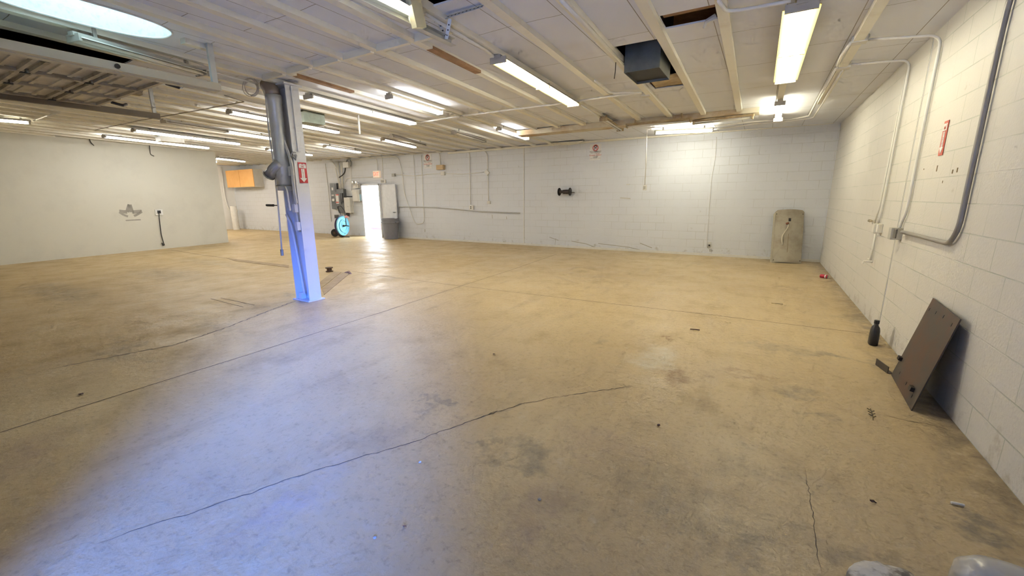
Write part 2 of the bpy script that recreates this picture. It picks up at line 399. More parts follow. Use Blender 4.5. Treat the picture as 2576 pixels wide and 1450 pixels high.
for h in holes[:4]:     # sheet edges around the holes
    for (x0, y0, x1, y1) in ((h[0], h[2], h[1], h[2]), (h[1], h[2], h[1], h[3]), (h[1], h[3], h[0], h[3]), (h[0], h[3], h[0], h[2])):
        cm.poly([(x0, y0, zc(x0)), (x1, y1, zc(x1)), (x1, y1, zc(x1)+.014), (x0, y0, zc(x0)+.014)])
def oval(t, g=0.0):
    c, q = math.cos(t), math.sin(t); e = 2/2.5
    return (SKY[0]+(SKY[2]+g)*math.copysign(abs(c)**e, c), SKY[1]+(SKY[3]+g)*math.copysign(abs(q)**e, q))
def annulus(mb, z0f, k=64):
    hx, hy = .36, .62
    def sq(a):
        c, q = math.cos(a)*SKY[2], math.sin(a)*SKY[3]; m_ = min(hx/max(abs(c), 1e-9), hy/max(abs(q), 1e-9)); return (SKY[0]+c*m_, SKY[1]+q*m_)
    cr = math.atan2(hy/SKY[3], hx/SKY[2])
    ang = sorted([2*PI*i/k for i in range(k)]+[cr, PI-cr, PI+cr, 2*PI-cr])
    for i in range(len(ang)):
        a, b = ang[i], ang[(i+1) % len(ang)]
        mb.poly([(p[0], p[1], z0f(p[0])) for p in (oval(a), sq(a), sq(b), oval(b))])
annulus(cm, lambda x: zc(x)); annulus(cm, lambda x: zc(x)+.014)
ce = cm.build('ceiling', ceiling_mat()); tag(ce, 'white painted ceiling sheets between joists with missing pieces', 'ceiling', kind='structure')
# roof deck above
rm = MB(); h = holes[4]
for a, b, c, d in ((XL-.3, h[0], YF-.3, D+.3), (h[1], W+.3, YF-.3, D+.3), (h[0], h[1], YF-.3, h[2]), (h[0], h[1], h[3], D+.3)):
    for k in (0, .05): rm.poly([(a, c, ROOFZ+k), (b, c, ROOFZ+k), (b, d, ROOFZ+k), (a, d, ROOFZ+k)])
annulus(rm, lambda x: ROOFZ); annulus(rm, lambda x: ROOFZ+.05)
ro = rm.build('roof_deck', WOOD); tag(ro, 'bare brown roof deck seen through the ceiling holes', 'roof', kind='structure')
# skylight shaft
SHAFT = stained('skylight_shaft', (0.80, 0.90, 0.93), (0.62, 0.76, 0.82), 22, .5, .75, 0.3)
sk = thing('skylight', (SKY[0], SKY[1], zc(SKY[0])), 'round blue-white skylight tube cut through the ceiling sheets', 'skylight')
kk = 64; sm = MB()
for i in range(kk):
    a, b = 2*PI*i/kk, 2*PI*(i+1)/kk
    p = lambda t, z, g=0.0: (*oval(t, g), z)
    z0, z1 = zc(SKY[0])-.012, ROOFZ+.06
    sm.poly([p(a, z0), p(b, z0), p(b, z1), p(a, z1)])
    sm.poly([p(a, z0, .006), p(a, z1, .006), p(b, z1, .006), p(b, z0, .006)])
sm.build('tube', SHAFT, sk)
MB().tube([(*oval(2*PI*i/kk, .003), zc(SKY[0])-.008) for i in range(kk+1)], .008, 6).build('rim', WHITE, sk)
dm_ = MB(); dm_.prism([(*oval(2*PI*i/kk, .02), ROOFZ+.07) for i in range(kk)], (0, 0, .02))
dm_.build('glow_cap', mat('skylight_glow_cap', (.75, .9, .95), .3, emit=(.68, .90, 1.0), es=4.0), sk)  # glowing cap added to brighten the shaft in place of sky light
# joists
YS = {7: 3.56, 11: 3.42}
for i in range(0, 40):
    y0, y1 = (2.35 if i == 14 else YF), (8.80 if 0 <= i <= 9 else D)
    while xj(i, y1) < XL+.15 and y1 > 1: y1 -= .25
    if y1 < 7: continue
    a, b = Vector((xj(i, y0), y0, 0)), Vector((xj(i, y1), y1, 0))
    d = (b-a).normalized(); s = Vector((d.y, -d.x, 0))*.042
    mb = MB(); top = .02
    segs = [(a, b)]
    if i in (11,):     # interrupted by the skylight
        segs = [(a, a+d*((SKY[1]-.68-y0)/d.y)), (a+d*((SKY[1]+.68-y0)/d.y), b)]
    for p, q in segs:
        z0, z1 = zc(p.x), zc(q.x)
        dp = .05
        v = [(p-s)+Vector((0, 0, z0-dp)), (p+s)+Vector((0, 0, z0-dp)), (p+s)+Vector((0, 0, z0+top)), (p-s)+Vector((0, 0, z0+top))]
        mb.prism(v, (q-p)+Vector((0, 0, z1-z0)))
    o = mb.build('ceiling_beam', JOIST)
    tag(o, 'white painted wooden ceiling joist running towards the long block wall', 'ceiling joist', 'ceiling joists', 'structure')
    if i in (7, 11):   # bare wood strips where the paint has come away
        y2 = YS[i]
        p = Vector((xj(i, y2), y2, 0)); L = .95
        sb = MB(); q = p+d*L; z0 = zc(p.x)-.0515
        sb.prism([p-s*1.02+Vector((0, 0, z0)), p+s*1.02+Vector((0, 0, z0)), p+s*1.02+Vector((0, 0, z0+.03)), p-s*1.02+Vector((0, 0, z0+.03))], q-p)
        sb.build('bare_strip', WOOD, o)
for i in range(6, 12):  # solid bridging between joists
    y = 3.32; x0, x1 = xj(i, y)-.043, xj(i+1, y)+.043
    o = MB().box(((x0+x1)/2, y-.02, zc(x0)-.028), (x0-x1, .045, .075)).build('blocking_beam', JOIST)
    tag(o, 'white bridging block fixed between two ceiling joists', 'ceiling blocking', 'blocking between joists', 'structure')
# wooden header across the joist ends near the long wall
hx0, hx1 = CE(1345, 343).x, CE(1912, 287).x
hb = MB().box(((hx0+hx1)/2, 9.0, zc(-2)-.045), (hx1-hx0, .34, .11)).build('header_beam', stained('header_wood', (.66, .60, .46), (.46, .33, .19), 1.1, .45, .6, .7))
tag(hb, 'brown plywood header across the joist ends near the long wall', 'beam', kind='structure')
# ledger strip on top of the long wall
for x0, x1 in ((-9.5, W),):
    o = MB().box(((x0+x1)/2, D-.03, zc((x0+x1)/2)-.03), (x1-x0, .06, .05)).build('trim_1', JOIST)
    tag(o, 'white ledger strip along the top of the long block wall', 'trim', kind='structure')
# wall joint strip
jx = BK(1318, 490).x
o = MB().box((jx, D-.004, 1.52), (.035, .008, 3.02)).build('trim_2', mat('joint_caulk', (0.78, 0.77, 0.73), .5)); tag(o, 'vertical caulked joint in the long block wall', 'trim', kind='structure')
MB().box((jx+.012, D-.0085, 1.52), (.006, .002, 3.02)).build('joint_gap', DARK, o)
ys2 = RW(2222, 765).y
o = MB().box((W-.003, ys2, 1.5), (.006, .02, 2.98)).build('trim_4', mat('joint_caulk', (0.78, 0.77, 0.73), .5)); tag(o, 'thin vertical joint in the side block wall near the oil bottle', 'trim', kind='structure')
MB().box((W-.0065, ys2, 1.5), (.002, .004, 2.98)).build('joint_gap', mat('joint_line', (.35, .33, .28), .8), o)
o = MB().box(((DX1+W)/2, D-.006, .03), (W-DX1, .012, .06)).build('baseboard_back', WHITE); tag(o, 'white paint band at the foot of the long block wall', 'baseboard', kind='structure')

# ------------------------------------------------------------------ floor lines and cracks
CRK = mat('crack_dark', (0.10, 0.08, 0.06), 0.9)
def floor_line(name, pix, w, jit=0.0, m=CRK):
    mb = MB(); P = [FL(*p) for p in pix]; Q = []
    for a, b in zip(P[:-1], P[1:]):
        k = max(1, int((b-a).length/.028)) if jit else 1
        for i in range(k):
            q = a.lerp(b, i/k)
            if jit: q += Vector((random.uniform(-jit, jit), random.uniform(-jit, jit), 0))
            Q.append(q)
    Q.append(P[-1]); n = len(Q); L = []; Rr = []
    for i, q in enumerate(Q):
        d = (Q[min(i+1, n-1)]-Q[max(i-1, 0)]).normalized(); s = Vector((-d.y, d.x, 0))
        ww = w*(1 if not jit else random.uniform(.5, 1.4))*min(1, (min(i, n-1-i)+.6)/6 if jit else 1)
        L.append(q+s*ww/2+Vector((0, 0, .0012))); Rr.append(q-s*ww/2+Vector((0, 0, .0012)))
    for i in range(n-1): mb.poly([L[i], Rr[i], Rr[i+1], L[i+1]])
    return mb.build(name, m, fl)
A = [(420, 1310), (560, 1262), (700, 1215), (800, 1185), (900, 1155), (985, 1120), (1080, 1095), (1150, 1065), (1250, 1030), (1310, 1010), (1400, 985), (1480, 960), (1550, 938), (1640, 915), (1720, 893), (1800, 868), (1870, 835), (1950, 812), (2010, 785), (2080, 765), (2140, 740)]
B_ = [(0, 908), (60, 888), (120, 868), (180, 850), (240, 830), (300, 822), (360, 806), (430, 795), (500, 785), (560, 775), (640, 765), (710, 755), (760, 748), (840, 750)]
floor_line('crack', [(x/1.7057, y/1.7057+600) for x, y in A] + [(1200+x/2, 600+y/2) for x, y in B_], .0048, .007)
floor_line('crack', [(1900+x/3.222, 1000+y/3.222) for x, y in ((880, 120), (1000, 140), (1100, 160), (1200, 185), (1290, 200), (1400, 215), (1550, 260), (1620, 280))], .005, .006)
floor_line('crack', [(1900+x/3.222, 1000+y/3.222) for x, y in ((390, 560), (430, 730), (470, 1000), (490, 1150), (520, 1330), (540, 1440))], .0025, .006)
floor_line('control_joint', [(0, 1089), (300, 994), (640, 888), (960, 786), (1160, 720), (1288, 679), (1400, 640)], .010)
floor_line('control_joint', [(885, 683), (1000, 700), (1160, 720), (1500, 760), (1800, 794), (2180, 840)], .010)
floor_line('control_joint', [(430, 629), (500, 641), (569, 650)], .02)
floor_line('scrape', [(530, 752), (612, 773)], .012); floor_line('scrape', [(555, 750), (640, 768)], .012)
SEAM = mat('seam_dark', (0.25, 0.215, 0.165), 0.85)  # dark seam line along the slab edge
floor_line('slab_edge', [(120, 930), (440, 868), (560, 828), (735, 760)], .02, .012, SEAM)
# timber strips set flush into the slab
TAN = stained('flush_timber', (0.36, 0.27, 0.16), (0.26, 0.18, 0.10), 6, .4, .7, .7)
tr = thing('trench_cover', FL(845, 712), 'tan timber trench cover strips set in the floor behind the steel column', 'trench cover')
def slab_quad(pix, parent, m, z=.006):
    P = [FL(*p) for p in pix]; MB().prism([p+Vector((0, 0, .0008)) for p in P], (0, 0, z)).build('plank', m, parent)
slab_quad([(882, 687), (815, 743), (809, 728), (862, 686)], tr, TAN)
slab_quad([(859, 686), (808, 726), (803, 712), (838, 684)], tr, TAN)
tr2 = thing('trench_cover', FL(650, 662), 'brown timber strip set in the floor on the partition side of the column', 'trench cover')
slab_quad([(569, 650), (727, 668), (727, 674), (590, 657)], tr2, TAN)

# ------------------------------------------------------------------ fluorescent fixtures
def fixture(a, b, label, tubes=2, lit=(True, True), tandem=True, width=.17, housing=None, wings=False, drop=.12, tm=TUBE_N, glow=False):
    """a,b: pixel ends of the tube line"""
    p, q = CE(*a, drop), CE(*b, drop)
    d = (q-p); d.z = 0; L = d.length; d.normalize(); s = Vector((d.y, -d.x, 0))
    base = (p+q)/2; ztop = zc(base.x)-.052
    t = thing('fluorescent_light', (base.x, base.y, ztop), label, 'ceiling light', 'fluorescent strip lights')
    zt_ = (p.z+q.z)/2
    rot = Matrix((s, d, Vector((0, 0, 1)))).transposed()
    hm = housing or ENAMEL
    hz = min(ztop-.002, zt_+.062)
    hb = MB()
    hb.box((base.x, base.y, (hz+zt_+.03)/2), (.075, L+.04, hz-zt_-.03), rot)
    hb.build('housing', hm, t)
    if not glow and not wings and tubes > 1:
        pw_ = width*.75+.05
        MB().box((base.x, base.y, zt_+.026), (pw_, L+.03, .008), rot).build('reflector_pan', hm, t)
    if hz < ztop-.01 or True:
        for k in (-.36, .36):
            hgr = base+d*L*k
            MB().box((hgr.x, hgr.y, (hz+zc(hgr.x)-.0)/2), (.03, .03, max(.01, zc(hgr.x)-hz)), rot).build('hanger', hm, t)
    if wings:
        w = MB()
        for sg in (-1, 1):
            a0 = s*sg*.02; a1 = s*sg*width/2*1.25
            pts = [base-d*L/2+a0, base-d*L/2+a1, base+d*L/2+a1, base+d*L/2+a0]
            zz = [zt_+.035, zt_+.005, zt_+.005, zt_+.035]
            w.prism([Vector((v.x, v.y, z)) for v, z in zip(pts, zz)], (0, 0, .004))
        w.build('reflector', wings, t)
    segs = 2 if tandem else 1
    offs = {1: [0], 2: [-.25, .25], 4: [-.4, -.14, .14, .4]}[tubes]
    for k in range(segs):
        s0 = -L/2+L*k/segs+.02; s1 = -L/2+L*(k+1)/segs-.02
        for o_ in offs:
            m = tm if lit[k] else TUBE_O
            c0 = base+s*o_*width+d*s0; c1 = base+s*o_*width+d*s1
            MB().tube([(c0.x, c0.y, zt_), (c1.x, c1.y, zt_)], .0175, 10).build('fluorescent_tube', m, t, smooth=True)
    for k in range(segs+1):
        c0 = base+d*(-L/2+L*k/segs)
        MB().box((c0.x, c0.y, zt_+.012), (width*.9+.04, .022, .062), rot).build('lamp_holder', hm, t)
    return t
G = 'lit tandem fluorescent light'
fixture((2017, 21), (1975, 206), 'bright wide tandem fluorescent light with yellowed wings nearest the side wall', width=.20, wings=YWING, tm=TUBE_W)
fixture((1962, 262), (1957, 303), 'short bright fluorescent light beyond the yellow-winged one, close to the wall corner', tandem=False, width=.12, tm=TUBE_W, glow=True)
fixture((1253, 155), (1442, 265), 'bright tandem fluorescent light in the middle of the ceiling beside the hanging duct', width=.17, wings=YWING, tm=TUBE_W)
fixture((1648, 335), (1792, 330), 'glowing fluorescent light running parallel to the long wall above the switch cord', tandem=False, width=.13, tm=TUBE_B, glow=True)
fixture((1577, 319), (1737, 306), 'unlit fluorescent strip parallel to the long wall under the plywood header', tandem=False, width=.08, lit=(False,), tubes=1, housing=PLY, drop=.16)
fixture((1745, 311), (1893, 297), 'unlit bare tube strip along the plywood header towards the wall corner', tandem=False, width=.06, lit=(False,), tubes=1, housing=PLY, drop=.16)
fixture((1518, 302), (1560, 328), 'unlit brownish fluorescent light pointing at the long wall above the first parking sign', tandem=False, width=.12, lit=(False,), housing=PLY)
fixture((776, 246), (1038, 312), 'bright tandem fluorescent light starting just beside the top of the steel column', width=.17)
fixture((979, 246), (1107, 286), 'bright single fluorescent light casting a glow on the ceiling beyond the blocking row', tandem=False, width=.11, glow=True)
fixture((577, 284), (849, 334), 'tandem fluorescent light passing behind the steel column at its upper part', width=.12)
fixture((1255, 327), (1325, 350), 'cold white fluorescent light ending above the caulked wall joint', tandem=False, width=.11, glow=True)
fixture((963, 353), (1043, 371), 'short lit fluorescent light above the exit sign end of the long wall', tandem=False, width=.10)
fixture((817, 370), (905, 384), 'short lit fluorescent light nearest the electrical panels', tandem=False, width=.10)
fixture((336, 330), (600, 363), 'lit tandem fluorescent light just in front of the partition with the white duct box behind', width=.13)
fixture((262, 345), (523, 373), 'lit tandem fluorescent light closest to the star marked partition', width=.13)
fixture((412, 308), (690, 351), 'half lit tandem fluorescent light, far tubes glowing, its end behind the column', width=.13, lit=(False, True))
fixture((540, 399), (614, 407), 'lit fluorescent light beyond the partition end above the orange cabinet', tandem=False, width=.12)
fixture((-80, 297), (75, 310), 'warm lit fluorescent light at the outer end of the open overhead door', tandem=False, width=.13, tm=TUBE_W)
fixture((905, -36), (1037, 38), 'bright fluorescent light beside the torn plywood at the near bay track', tandem=False, width=.13, tm=TUBE_D, wings=WHITE)
fixture((187, 100), (508, 187), 'dusty unlit fluorescent light with two dead tubes beside the round skylight', tandem=False, width=.16, lit=(False,), drop=.15, wings=JOIST)
fixture((1142, 335), (1218, 357), 'unlit white fluorescent light between the two glowing ones near the tan box', tandem=False, width=.11, lit=(False,))
fixture((672, 377), (783, 391), 'lit fluorescent light crossing behind the column above the exit corner', tandem=False, width=.11)
fixture((985, 345), (1068, 366), 'faint unlit fluorescent light overlapped by the short one over the exit sign', tandem=False, width=.08, lit=(False,))

def added_fixture(x, y, label):  # unseen lights added behind the partition to brighten the far corner
    d0 = Vector((x, y-.6, 0)); z_ = zc(x)-.12
    t = thing('fluorescent_light', (x, y, zc(x)), label, 'ceiling light', 'fluorescent strip lights')
    MB().box((x, y, z_+.07), (.08, 1.26, .05)).build('housing', WHITE, t)
    for sx in (-.04, .04): MB().tube([(x+sx, y-.6, z_), (x+sx, y+.6, z_)], .0175, 10).build('fluorescent_tube', TUBE_F, t)
    for sy in (-.62, .62): MB().box((x, y+sy, z_+.02), (.14, .022, .08)).build('lamp_holder', WHITE, t)
TUBE_F = mat('added_fill_tube', (0.9, 0.9, 0.85), 0.4, emit=(1.0, 0.94, 0.84), es=130.0)
added_fixture(-20.4, 8.6, 'added unseen fluorescent fill light behind the partition, brightening the orange cabinet corner')
added_fixture(-22.6, 8.6, 'added unseen fluorescent fill light behind the partition, nearest the far short wall')
added_fixture(-20.2, 7.0, 'added unseen fluorescent fill light behind the partition, nearer the bays than the orange cabinet')
added_fixture(-22.4, 7.0, 'added unseen fluorescent fill light deepest behind the partition, away from the orange cabinet')

# ------------------------------------------------------------------ conduits
def run(label, pts, r=.015, m=PIPE, fil=.10, name='conduit', cat='conduit', clips=()):
    o = MB().tube(pts, r, 8, fil).build(name, m, None, smooth=True)
    tag(o, label, cat, 'surface conduits' if cat == 'conduit' else None)
    return o
def cbox(name, label, cat, c, d, m=WBOX, rot=None, group='wall and ceiling boxes'):
    o = MB().box((0, 0, 0), d, rot).build(name, m, None, bevel=.004); o.location = c
    tag(o, label, cat, group); return o
run('thin ceiling conduit crossing from the column light to the ceiling box beside the duct', [CE(*p, .065) for p in ((1032, 312), (1160, 292), (1280, 277), (1416, 260), (1532, 243), (1612, 233))], fil=.05)
run('ceiling conduit bent from a joist stub to the ceiling box near the duct', [CE(*p, .065) for p in ((1497, 203), (1512, 214), (1537, 235), (1580, 233), (1614, 234))])
c0 = CE(1626, 238, .032); cbox('junction_box', 'white ceiling junction box next to the hanging duct', 'junction box', c0+Vector((0, 0, 0)), (.12, .12, .06))
run('conduit along a joist from the column light to the unlit white light', [CE(*p, .065) for p in ((1050, 312), (1090, 321), (1143, 333))], fil=0)
run('conduit stepping from the single light to the cold white light', [CE(*p, .065) for p in ((1112, 281), (1133, 283), (1156, 293), (1225, 314), (1252, 325))])
run('conduit along the ceiling feeding the light beside the duct from the bay track', [CE(*p, .065) for p in ((1069, 35), (1218, 124), (1236, 137), (1250, 150))])
run('conduit along a joist reaching the duct hole from above the viewer', [CE(*p, .06) for p in ((1411, 0), (1470, 60), (1568, 161))], fil=0)
run('conduit from the middle light on to the brownish unlit light', [CE(*p, .065) for p in ((1462, 265), (1500, 290), (1514, 299))], fil=.05)
run('conduit crossing high from the second joist bay to the yellow-winged light', [CE(*p, .06) for p in ((1808, 2), (1826, 28), (1860, 26), (1960, 8), (1990, 2))], fil=.08)
q0 = CE(901, 289, .03); q1 = PY(905, 338, q0.y)
run('short white pipe hanging straight down from the ceiling past the column light', [q0, Vector((q0.x, q0.y, q1.z))], .018, fil=0)
# sagging sheet edge over the long wall
ss = MB(); sp_ts = [(1395, 352), (1410, 362), (1432, 366), (1452, 362), (1475, 352)]
for a_, b_ in zip(sp_ts[:-1], sp_ts[1:]):
    p0_, p1_ = BK(*a_, .12), BK(*b_, .12); ss.prism([p0_, p1_, Vector((p1_.x, p1_.y-.25, zc(p1_.x)-.05)), Vector((p0_.x, p0_.y-.25, zc(p0_.x)-.05))], (0, 0, .012))
tag(ss.build('sagging_sheet', JOIST), 'sagging torn sheet edge over the long wall near the parking sign by the reel', 'ceiling sheet')
run('thin dark cable slung across the ceiling from the column to the partition top', [CE(*p, .07) for p in ((565, 240), (616, 256), (480, 281), (353, 303), (240, 327))], .008, mat('dull_cable', (.30, .27, .22), .6), .05, 'cable', 'cable')
run('pale conduit from the dusty dead light to the column top', [CE(*p, .06) for p in ((510, 181), (545, 183), (578, 193), (650, 211))], .013)
run('short pale conduit behind the warm light by the overhead door', [CE(*p, .06) for p in ((85, 304), (118, 292), (151, 283))], .014, fil=0)
# scratches, smudges and old anchors on the block walls
SCR = mat('scratch_dark', (.42, .40, .35), .8); SMU = mat('smudge', (.56, .54, .49), .8)
for pts_, w_, m_ in ((((1438, 607), (1475, 614), (1500, 624)), .02, SCR), (((1405+100, 613), (1580, 622), (1610, 629)), .018, SCR), (((1405, 605), (1382, 597)), .018, SCR), (((1610, 612), (1640, 624)), .02, SCR),
                     (((1560, 498), (1580, 499.5), (1586, 500)), .03, SMU), (((1398, 600), (1396, 618)), .012, SCR), (((1274, 545), (1275, 552)), .02, SCR), (((1069, 577), (1069, 584)), .035, SCR), (((1238, 541), (1239, 550)), .02, SCR)):
    mb = MB(); ribbon(mb, [BK(*p, .0015) for p in pts_], w_, Vector((0, -1, 0))); mb.build('scuff_mark', m_, wb)
RM = mat('rust_mark', (.20, .14, .07), .8)
for px, py, w_, h_ in ((2357, 424, .018, .05), (2396, 432, .02, .03), (2408, 428, .018, .035), (2324, 426, .012, .012), (2371, 458, .008, .02)):
    MB().box(RW(px, py, .001), (.002, w_, h_)).build('rust_mark', RM, wr)
# pair along the last joist to the corner, with two boxes
j1, j2 = CE(2161, 101, .03), CE(2122, 167, .03)
cbox('junction_box', 'white ceiling box on the last joist where the upper side-wall conduit starts', 'junction box', j1, (.13, .11, .06))
cbox('junction_box', 'white ceiling box on the last joist where the lower side-wall conduit starts', 'junction box', j2, (.13, .11, .06))
run('thin conduit on the last joist between its two boxes', [CE(*p, .055) for p in ((2140, 108), (2117, 140), (2106, 165))], fil=0)
run('conduit on the last joist from the lower box to the wall corner, outer one', [CE(*p, .055) for p in ((2104, 170), (2060, 245), (2035, 292), (1990, 300), (1900, 306), (1800, 317))])
run('conduit on the last joist from the lower box to the wall corner, inner one', [CE(*p, .055) for p in ((2118, 178), (2070, 258), (2046, 296), (1990, 304), (1905, 311), (1795, 326))])
def wallrun(label, cpts, wpts, r, m=PIPE, off=.02):
    P = [CE(*p, .03) for p in cpts]; Q = [RW(*p, off) for p in wpts]
    return run(label, P+Q, r, m, .09)
cR = CE(2322, 77, .035)
wallrun('upper conduit bending from the ceiling down the side wall to the grey outlet box', [(2178, 100)], [(2370, 88), (2280, 535), (2268, 560), (2262, 577)], .0125)
wallrun('lower conduit bending from the ceiling down the side wall to the white outlet box', [(2135, 163)], [(2291, 150), (2218, 530), (2208, 564)], .0125)
run('second thin conduit strapped beside the lower side-wall conduit', [RW(*p, .018) for p in ((2280, 185), (2213, 520), (2200, 562))], .008, PIPE, 0)
run('dark grey conduit falling down the side wall and turning back to the outlet box', [RW(*p, .024) for p in ((2556, -60), (2524, 60), (2412, 575), (2388, 614), (2270, 584))], .017, DKPIPE, .14)
run('short upright stub pipe below the white outlet box on the side wall', [RW(*p, .02) for p in ((2203, 588), (2190, 655))], .011, PIPE, 0)
def wall_box_right(name, label, cat, px, py, w, hgt, dep, m, parent=None):
    p = RW(px, py, dep/2)
    return cbox(name, label, cat, p, (dep, w, hgt), m)
ob1 = thing('outlet_box', RW(2205, 575, 0), 'white outlet box on the side wall above the stub pipe', 'outlet box', 'wall and ceiling boxes')
MB().box(RW(2207, 575, .04), (.08, .10, .11)).build('box', WBOX, ob1, bevel=.005)
MB().box(RW(2207, 575, .085), (.012, .075, .085)).build('cover', WHITE, ob1, bevel=.004)
ob2 = thing('outlet_box', RW(2250, 588, 0), 'grey outlet box with dark cover on the side wall beside the white one', 'outlet box', 'wall and ceiling boxes')
MB().box(RW(2252, 588, .045), (.09, .105, .12)).build('box', mat('grey_box', (.42, .41, .37), .45), ob2, bevel=.005)
MB().box(RW(2252, 588, .096), (.012, .08, .09)).build('cover', mat('dark_cover', (.12, .11, .10), .4), ob2, bevel=.004)
fc = thing('tap', RW(2187, 659, 0), 'small white tap at the foot of the stub pipe on the side wall', 'tap')
pf = RW(2187, 659, .03); MB().tube([pf+Vector((.03, 0, 0)), pf+Vector((-.05, .02, 0)), pf+Vector((-.06, .02, -.03))], .012, 8).build('spout', PIPE, fc)
MB().tube([pf+Vector((-.01, .05, .03)), pf+Vector((-.01, -.03, .03))], .007, 8).build('handle', WBOX, fc)
rb = MB(); p = RW(2190, 556, .035); rb.tube([p+Vector((0, .09, 0)), p+Vector((0, -.07, 0))], .012, 8); rb.tube([p+Vector((0, .09, 0)), p+Vector((0, .02, 0))], .018, 8)
tag(rb.build('rod_bracket', mat('tan_rod', (.42, .36, .24), .5)), 'short tan rod sticking out beside the white outlet box', 'bracket')
# conduits on the long wall
run('conduit along the top of the long wall from the exit corner to the caulked joint', [BK(*p, .03) for p in ((845, 409), (905, 402), (1004, 391), (1180, 378), (1318, 367))], .014, fil=0)
run('second conduit hugging the ceiling above the long wall towards the corner', [BK(*p, .05) for p in ((1318, 361), (1500, 348), (1700, 336), (1950, 312), (2040, 306))], .012, fil=0)
run('thin conduit below the ceiling over the first parking sign', [BK(*p, .09) for p in ((1345, 350), (1500, 340), (1640, 333))], .018, fil=0)
run('loose grey hose looping down the long wall beside the open door leaf', [BK(*p, .03) for p in ((905, 400), (1002, 394), (1010, 424), (1017, 487), (1040, 553), (1047, 564), (1068, 562), (1064, 500), (1060, 390))], .013, PIPE, .2, 'hose', 'hose')
run('thin conduit dropping to a capped end between the hose loop strands', [BK(*p, .02) for p in ((1040, 387), (1044, 450), (1047, 518))], .010, fil=0)
run('horizontal conduit from the exit sign across to the diamond box', [BK(*p, .02) for p in ((985, 439), (1010, 440), (1040, 443), (1062, 441), (1076, 438), (1112, 437), (1165, 438), (1222, 433))], .011)
run('conduit from the ceiling curving down to the round outlet on the long wall', [BK(*p, .02) for p in ((1165, 376), (1181, 382), (1182, 440), (1184, 515))], .012)
run('conduit from the ceiling through the diamond box to an open end', [BK(*p, .02) for p in ((1210, 372), (1226, 388), (1227, 430), (1229, 512))], .013)
run('conduit curving down into the tan box beside the far parking sign', [BK(*p, .02) for p in ((1092, 382), (1106, 386), (1108, 414))], .010)
run('long low pipe along the long wall turned down beside the door leaf', [BK(*p, .04) for p in ((1003, 536), (1003, 520), (1100, 522), (1210, 532), (1308, 536))], .018, mat('grey_pipe', (.55, .55, .54), .4), .05, 'pipe', 'pipe')
run('conduit looping over the emergency light from the exit sign side', [BK(*p, .02) for p in ((938, 445), (905, 447), (872, 449), (866, 462), (864, 478))], .010)
run('conduit bending down from the ceiling into the exit sign', [BK(*p, .02) for p in ((884, 480), (883, 402), (940, 396), (948, 400), (950, 430))], .009)
run('thin upright pipe on the long wall between the column and the panels', [BK(*p, .02) for p in ((818, 412), (826, 480), (833, 558))], .012, fil=0)
def bbox(px0, py0, px1, py1, off, dep):
    ym = (py0+py1)/2; xm = (px0+px1)/2; f = off+dep
    x0, x1 = BK(px0, ym, f).x, BK(px1, ym, f).x; z0, z1 = BK(xm, py1, f).z, BK(xm, py0, f).z
    return Vector(((x0+x1)/2, D-off-dep/2, (z0+z1)/2)), (x1-x0, dep, z1-z0)
def wbox(name, label, cat, px, off, dep, m, group='wall and ceiling boxes'):
    c, d = bbox(*px, off, dep); return cbox(name, label, cat, c, d, m, group=group)
wbox('junction_box', 'tan box under the curved conduit beside the far parking sign', 'junction box', (1097, 415, 1114, 427), 0, .12, mat('tan_box', (.55, .40, .22), .6))
wbox('junction_box', 'small white box on the horizontal conduit below the tan box', 'junction box', (1108, 432, 1117, 441), 0, .08, WHITE)
wbox('junction_box', 'small grey box on the horizontal conduit next to the exit sign', 'junction box', (985, 437, 992, 444), 0, .08, mat('grey_box', (.42, .41, .37), .45))
c, d = bbox(1219, 429, 1229, 439, 0, .06); cbox('junction_box', 'white diamond turned box where two conduits meet on the long wall', 'junction box', c, d, WHITE, Matrix.Rotation(PI/4, 3, 'Y'))
ot = thing('outlet', BK(1185, 523), 'white outlet with dark round sockets at the end of a conduit', 'outlet')
c, d = bbox(1180, 517, 1190, 528, 0, .06); MB().box(c, d).build('box', WHITE, ot, bevel=.003)
for dz in (-.025, .025): MB().lathe([(.02, 0), (.02, .006)], (c.x-.01, c.y-.03, c.z+dz), (0, -1, 0), 12).build('socket', DARK, ot)
c, d = bbox(1225, 506, 1232, 513, 0, .07); cbox('conduit_fitting', 'small fitting at the open end of the diamond box conduit', 'fitting', c, d, WBOX)
wt = thing('outlet', BK(1784, 620), 'grubby outlet low on the long wall with a plugged white cord', 'outlet')
c, d = bbox(1781, 609, 1788, 622, 0, .05); MB().box(c, d).build('plate', WBOX, wt, bevel=.003)
MB().box((c.x, c.y-.035, c.z-.02), (.035, .03, .04)).build('plug', DARK, wt)
run('thin white cord hanging down the long wall into the low outlet', [BK(*p, .02) for p in ((1803, 345), (1799, 400), (1790, 450), (1786, 500), (1782, 560), (1778, 600), (1779, 622), (1786, 630))], .005, WHITE, .1, 'cord', 'cord')
o = MB().box(BK(1786.5, 630, .03), (.03, .03, .06)).build('plug', mat('grey_box', (.42, .41, .37), .45)); tag(o, 'loose grey plug at the end of the white wall cord', 'plug')
